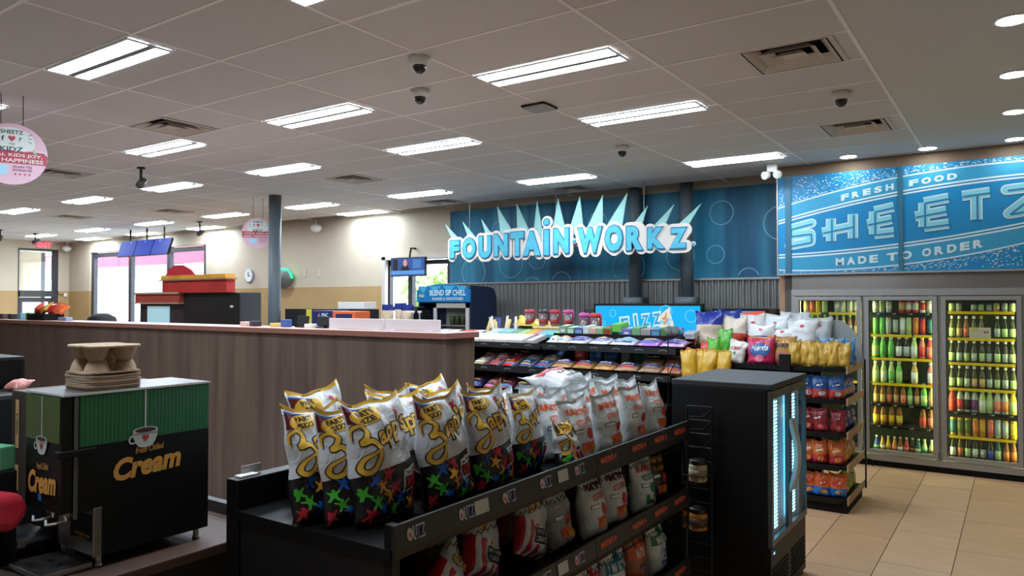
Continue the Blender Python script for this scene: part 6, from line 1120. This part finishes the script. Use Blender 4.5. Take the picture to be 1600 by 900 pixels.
packs([(.25, (150, 120, 96), (56, 54, 90), 'shiny brown'), (.25, (166, 130, 100), (60, 56, 100), 'glossy tan')], 7.22, 1.16, 0.24, 0.12, 'pastry packs on the second rail', '%s pastry pack leaning behind the second rail, %s of two', -3.3, 0.5)
for k, (c, w) in enumerate((((200, 60, 60), .2), ((70, 140, 200), .18), ((60, 100, 180), .18), ((206, 206, 200), .14), ((50, 110, 70), .24), ((190, 190, 186), .16), ((196, 164, 60), .22), ((190, 158, 56), .2))):
    tag(link('snack_bag', Bag(w, 0.22, 0.09, 120 + k, 8, 9, 0.010).body().mesh('snack_bag', bagmat('mid_film_%d' % k, c, (214, 214, 210) if k < 4 else None, 0.25), True), None, (-4.18 + 0.19 * k, 7.5, 1.117), (-0.1, 0, random.uniform(-.2, .2))), '%s upright bag behind the pastry packs' % ['red', 'sky blue', 'royal blue', 'white', 'dark green', 'silver', 'gold', 'deep gold'][k], 'bag', 'upright bags behind the pastry packs')
bins = [(.22, (196, 166, 120), (170, 110, 100), 'tan'), (.2, (180, 70, 84), (214, 120, 130), 'rose'), (.2, (205, 60, 56), (180, 50, 60), 'red'), (.22, (70, 86, 130), (190, 190, 200), 'navy'), (.22, (60, 100, 160), (180, 150, 140), 'blue')]
x = -5.42
for k, (w, c, c2, nm) in enumerate(bins):
    for j in range(3): pack(x + w / 2, 7.04 + 0.16 * j, 1.117 + 0.055 * j, w * .9, 0.2, 0.07, c if j != 1 else c2, None, '%s candy pack in bin %s, %s deep' % (nm, ORD[k + 1], ORD[j + 1]), 'candy packs in the tilted bins', 200 + k * 5 + j, random.uniform(-.15, .15), 0.35)
    MB().box((-0.012, -0.16, 0), (0.012, 0.2, 0.07)).obj('bin_divider', M('divider_clear', (120, 124, 136), 0.3), cs, loc=(x + w + 0.005, 7.14, 1.135), rot=(0.30, 0, 0)); x += w * 1.04
x = -5.45
for k, (w, c, nm) in enumerate(((.24, (70, 56, 110), 'violet'), (.2, (196, 110, 140), 'rose pink'), (.22, (120, 66, 86), 'plum'), (.22, (84, 84, 90), 'charcoal'), (.24, (80, 130, 150), 'teal'), (.22, (110, 160, 180), 'ice blue'))):
    for j in range(2): pack(x + w / 2, 6.97 + 0.2 * j, 0.852 + 0.07 * j, w * .92, 0.22, 0.09, c if j == 0 else tuple(max(10, int(v * .8)) for v in c), None, '%s candy pack on the lower candy shelf, %s row' % (nm, ['front', 'rear'][j]), 'candy packs on the lower shelf', 300 + 3 * k + j, random.uniform(-.1, .1), 0.35)
    x += w * 1.03
# ledge things between counter and candy
for k, (x, c, nm) in enumerate(((-6.6, (60, 36, 40), 'dark'), (-6.42, (200, 190, 184), 'pale'), (-6.22, (70, 40, 44), 'maroon'), (-6.0, (205, 70, 60), 'red'), (-5.82, (206, 200, 194), 'white'), (-5.66, (60, 60, 64), 'black'))): carton(x, 7.75, 1.40, 0.17, 0.2, 0.10, c, '%s tray box above the counter end' % nm, 'tray boxes past the counter end', (214, 200, 186) if k in (0, 2) else None, tilt=0.15)
MB().box((-6.75, 7.55, 1.36), (-5.55, 7.86, 1.38)).obj('shelf', BLACK, cs); MB().box((-6.75, 7.6, 0), (-6.01, 7.85, 1.36)).obj('side_cabinet', BLACKM, cs)
# gold bag box at the end
G2 = bagmat('gold_film', (206, 164, 50), None, rough=0.3)
for k in range(5): tag(link('snack_bag', Bag(0.16, 0.30, 0.10, 140 + k, 8, 10, 0.016).body().mesh('snack_bag', G2, True), None, (-2.66 + 0.085 * k, 6.95 + 0.06 * (k % 2), 1.12), (-0.1, random.uniform(-.1, .1), random.uniform(-.5, .5))), 'crumpled gold bag at the shelf corner, %s from the candy' % ORD[k + 1], 'bag', 'gold bags at the shelf corner')
# ================================================================ SNACK RACK AT THE AISLE
sr = thing('snack_rack', 'black end-of-aisle snack rack with slanted price rails', 'rack')
SX0, SX1, SY0, SY1 = -2.82, -1.27, 7.08, 7.86
MB().box((SX0, SY1 - 0.1, 0), (SX1 - 0.35, SY1, 1.55)).obj('back_panel', BLACK, sr); MB().box((SX0, SY0 + 0.03, 0), (SX1, SY1, 0.10)).obj('base_plinth', BLACKM, sr)
SZ = [1.285, 1.00, 0.70, 0.41, 0.12]
STR = M('rail_strip', (170, 140, 104), 0.5)
for k, z in enumerate(SZ):
    s = MB().prism([(SX0, SY0), (SX1 - 0.06, SY0), (SX1, SY0 + 0.05), (SX1, SY1), (SX0, SY1)], lambda a, b, d: (a, b, d), z - 0.025, z).obj('shelf', BLACK, sr)
    MB().box((SX1, SY0 + 0.02, z - 0.045), (SX1 + 0.012, SY1 + 0.1, z + 0.02)).obj('price_strip', STR, s); MB().box((SX0, SY0 - 0.012, z - 0.035), (SX1 - 0.06, SY0, z + 0.012)).obj('shelf_lip', BLACK, s)
for y in (SY1 + 0.09,): MB().tube([(SX1 + 0.02, y, 0.06), (SX1 + 0.02, y, 1.32)], 0.008).tube([(SX1 + 0.02, y, 0.36), (SX1 + 0.08, y, 0.34), (SX1 + 0.08, y, 0.28)], 0.005).obj('upright_wire', BLACK, sr)
tag(MB().bbox((-1.83, 7.02, 1.245), (-1.73, 7.066, 1.40), 0.006).obj('price_scanner', BLACKM, None), 'small black box clipped before the gold bags', 'box')
t = thing('topper_card', 'blank grey rounded topper card above the snack rack', 'card', (-1.47, 7.70, 1.30)); cv = [(-0.24, 0.0), (0.24, 0.0), (0.23, 0.19), (0.19, 0.26), (0.15, 0.33), (0.06, 0.40), (-0.05, 0.405), (-0.13, 0.36), (-0.19, 0.27), (-0.23, 0.2)]; MB().prism(cv, lambda a, b, d: (a, d, b), 0, 0.008).obj('card', M('card_grey', (160, 166, 164), 0.6), t)
def sbag(x, y, z, w, h, d, col, col2, label, group, seed, lean=0.1, yaw=0.0, roll=0.0, seal=None, txt=None, tc=None, a=0.4, logo=None):
    bg = Bag(w, h, d, seed, 11, 13, 0.017, 0.05, 0.02, ear=0.018); m = bagmat('sn_%d_%d_%d_%d_%d' % (col + (int(a * 100), col2[0] if col2 else 0)), col, col2, a)
    o = link('snack_bag', bg.body(1 if seal else 0).mesh('snack_bag', [m, C(seal)] if seal else [m], True), None, (x, y, z + 0.001), (-lean, roll, yaw)); tag(o, label, 'bag', group)
    if txt:
        mb = MB()
        for q, (s_, zz, hh, ww, mi) in enumerate(txt):
            if s_ == 'O': bg.print_on(mb, ngon(16, ww * w / 2, hh / 2, 0, zz * h), mi, 0.04, 0.003 + 0.0006 * q)
            else: bg.print_on(mb, xf2(text2d(s_, hh, 0.03, width=ww * w), 0, zz * h, 0.06), mi, 0.04, 0.004 + 0.0004 * q)
        mb.obj('bag_print', [C(c) for c in tc], o)
    elif logo:
        mb = MB(); bg.print_on(mb, xf2(ngon(14, w * .3, h * .11), 0, h * .62, 0.25), 0, 0.05, 0.003); bg.print_on(mb, xf2(text2d('oooo', h * .07, 0.05, width=w * .4), 0, h * .62, 0.25), 1, 0.05, 0.004) if False else bg.print_on(mb, xf2(rect(w * .4, h * .05), 0, h * .62, 0.25), 1, 0.05, 0.004); bg.print_on(mb, ngon(10, w * .2, h * .1, w * .1, h * .26), 2, 0.05, 0.003)
        mb.obj('bag_print', [C(c) for c in logo], o)
    return o
GT = 'bags in the front row of the snack rack'; Z0 = SZ[0]
sbag(-2.58, 7.20, Z0 + 0.0, .15, .2, .08, (206, 80, 60), None, 'small red candy bag, upper one by the green bags', GT, 150, lean=0.2); sbag(-2.70, 7.16, Z0, .16, .13, .08, (214, 60, 56), (220, 190, 160), 'low red bag before the gold corner bags', GT, 151)
sbag(-2.49, 7.15, Z0, .13, .24, .08, (90, 180, 50), None, 'bright green candy bag, front one', GT, 152); sbag(-2.42, 7.28, Z0, .15, .33, .08, (86, 176, 54), None, 'bright green candy bag standing taller behind', GT, 153)
sbag(-2.29, 7.16, Z0, .20, .23, .10, (214, 212, 206), (206, 80, 90), 'white candy bag with red edge and coloured sweets', GT, 154, lean=0.3, yaw=-0.2, roll=0.15, a=0.05, txt=[('KISSES', .62, .03, .6, 0), ('O', .4, .03, .15, 1)], tc=[(200, 80, 80), (80, 140, 90)])
sbag(-2.03, 7.15, Z0, .27, .27, .11, (190, 40, 90), None, 'magenta candy bag with blue lettering', GT, 155, seal=(228, 160, 70), txt=[('O', .5, .13, .75, 0), ('Nerds', .58, .06, .6, 1), ('O', .22, .07, .35, 2)], tc=[(60, 110, 180), (225, 232, 236), (220, 110, 140)])
sbag(-1.83, 7.2, Z0, .22, .27, .10, (190, 140, 70), (176, 100, 90), 'bronze gummy bag beside the magenta one', GT, 156, txt=[('HARIBO', .68, .04, .8, 0), ('O', .3, .09, .5, 1)], tc=[(40, 30, 24), (180, 110, 90)])
for k, (x, w) in enumerate(((-1.715, .10), (-1.635, .10), (-1.56, .10), (-1.465, .14), (-1.39, .10), (-1.31, .13))): sbag(x, 7.17 + 0.02 * (k % 2), Z0, w + 0.015, .235, .09, (206, 166, 66), None, 'gold snack bag back, %s from the bronze gummy bag' % ORD[k + 1], 'gold bag backs on the rack top', 160 + k, lean=0.06, yaw=random.uniform(-.25, .25), roll=random.uniform(-.05, .05), seal=(196, 160, 80))
sbag(-1.30, 7.5, Z0, .15, .24, .1, (50, 120, 190), (190, 90, 80), 'blue bag facing the cooler on the rack corner', GT, 170, yaw=HP + 0.1, a=0.2)
for k in range(3): sbag(-1.50 + 0.09 * k, 7.42, Z0, .14, .25, .08, (60, 130, 190), None, 'blue tipped bag behind the gold backs, %s from the topper edge' % ORD[k + 1], 'blue bags behind the gold backs', 175 + k, seal=(120, 190, 220))
# popcorn pile on the upper tier
MB().box((SX0 - 0.25, 7.40, 1.40), (-1.62, 7.84, 1.42)).box((SX0 - 0.2, 7.5, 1.285), (-1.7, 7.8, 1.40)).obj('display_tier', BLACK, sr)
GP = 'popcorn and pretzel bags piled on the upper tier'
pile = [(-3.02, 7.62, .24, .2, .10, (196, 120, 84), (214, 150, 120), 'orange brown pretzel bag nearest the fizz screen', 1.0, 0.1), (-2.85, 7.6, .22, .2, .10, (200, 110, 76), None, 'rust pretzel bag second from the fizz screen', 0.7, -0.1), (-2.66, 7.50, .29, .36, .14, (30, 50, 150), (216, 196, 176), 'blue topped snack bag with cream base', 0.08, 0.05),
        (-2.50, 7.68, .25, .38, .12, (40, 60, 150), (210, 180, 150), 'blue topped snack bag peeking out behind', 0.1, 0.3), (-2.40, 7.52, .26, .31, .13, (226, 212, 196), (206, 70, 50), 'cream popcorn bag with red band', 0.1, -0.1), (-2.24, 7.62, .26, .34, .12, (226, 224, 224), (210, 90, 70), 'white bag with red corner high in the pile', 0.15, 0.2),
        (-2.12, 7.46, .28, .25, .13, (222, 224, 228), (50, 90, 150), 'white popcorn bag with blue base in front', 0.3, 0.1), (-2.02, 7.64, .28, .34, .12, (222, 226, 230), (60, 90, 150), 'white popcorn bag with blue corner behind', 0.12, -0.2), (-1.92, 7.48, .30, .22, .13, (226, 228, 230), None, 'white popcorn bag lying low with red seal', 0.5, 0.1), (-1.84, 7.68, .28, .36, .12, (216, 222, 226), None, 'white popcorn bag peaked at the top of the pile', 0.1, 0.2),
        (-1.74, 7.54, .30, .30, .14, (222, 226, 230), None, 'white popcorn bag with two red seals', 0.15, -0.05), (-1.60, 7.60, .26, .31, .14, (214, 222, 226), None, 'white popcorn bag at the cooler end of the pile', 0.1, 0.35)]
for k, (x, y, w, h, d, c, c2, lb, lean, yaw) in enumerate(pile): sbag(x, y, 1.42, w, h, d, c, c2, lb, GP, 180 + k, lean=lean, yaw=yaw, a=0.62 if k in (2, 3) else 0.45, txt=[('O', .72, .03, .14, 0)] if k >= 5 else None, tc=[(210, 50, 60)])
# lower shelves
low = [(1, (60, 110, 180), (214, 80, 70), 'blue and red', .15), (2, (150, 40, 56), None, 'maroon', .15), (3, (214, 110, 50), (200, 60, 70), 'orange and red', .14), (4, (226, 110, 50), (40, 120, 200), 'orange and blue', .16)]
for j, c, c2, nm, w in low:
    for k, x in enumerate((-1.74, -1.62, -1.50, -1.37)):
        sbag(x, 7.18 + 0.02 * (k % 2), SZ[j], w, .215, .09, c, c2, '%s snack bag on the rack, %s towards the aisle corner' % (nm, ORD[k + 1]), '%s bags on the snack rack' % nm, 220 + j * 10 + k, lean=-0.12, yaw=random.uniform(-.2, .2), roll=random.uniform(-.12, .12), a=0.42, logo={1: [(40, 70, 150), (225, 225, 230), (226, 226, 222)], 2: [(120, 24, 40), (226, 214, 200), (206, 110, 90)], 3: [(226, 160, 70), (230, 226, 214), (226, 150, 60)], 4: [(200, 60, 40), (232, 226, 210), (230, 170, 80)]}[j])
side = [(1, (70, 110, 180), (200, 150, 140)), (2, (60, 70, 140), None), (3, (206, 140, 60), None), (4, (150, 160, 60), None)]
for j, c, c2 in side:
    for k, y in enumerate((7.3, 7.5, 7.7)): sbag(-1.345, y, SZ[j], .17, .21, .09, c, c2, '%s bag on the aisle face of the rack, %s deep' % ({1: 'pale blue', 2: 'indigo', 3: 'amber', 4: 'olive'}[j], ORD[k + 1]), 'bags on the aisle face of the rack', 270 + j * 5 + k, lean=0.1, yaw=HP + random.uniform(-.15, .15), logo=[(226, 220, 206), (190, 60, 60), (226, 190, 90)])
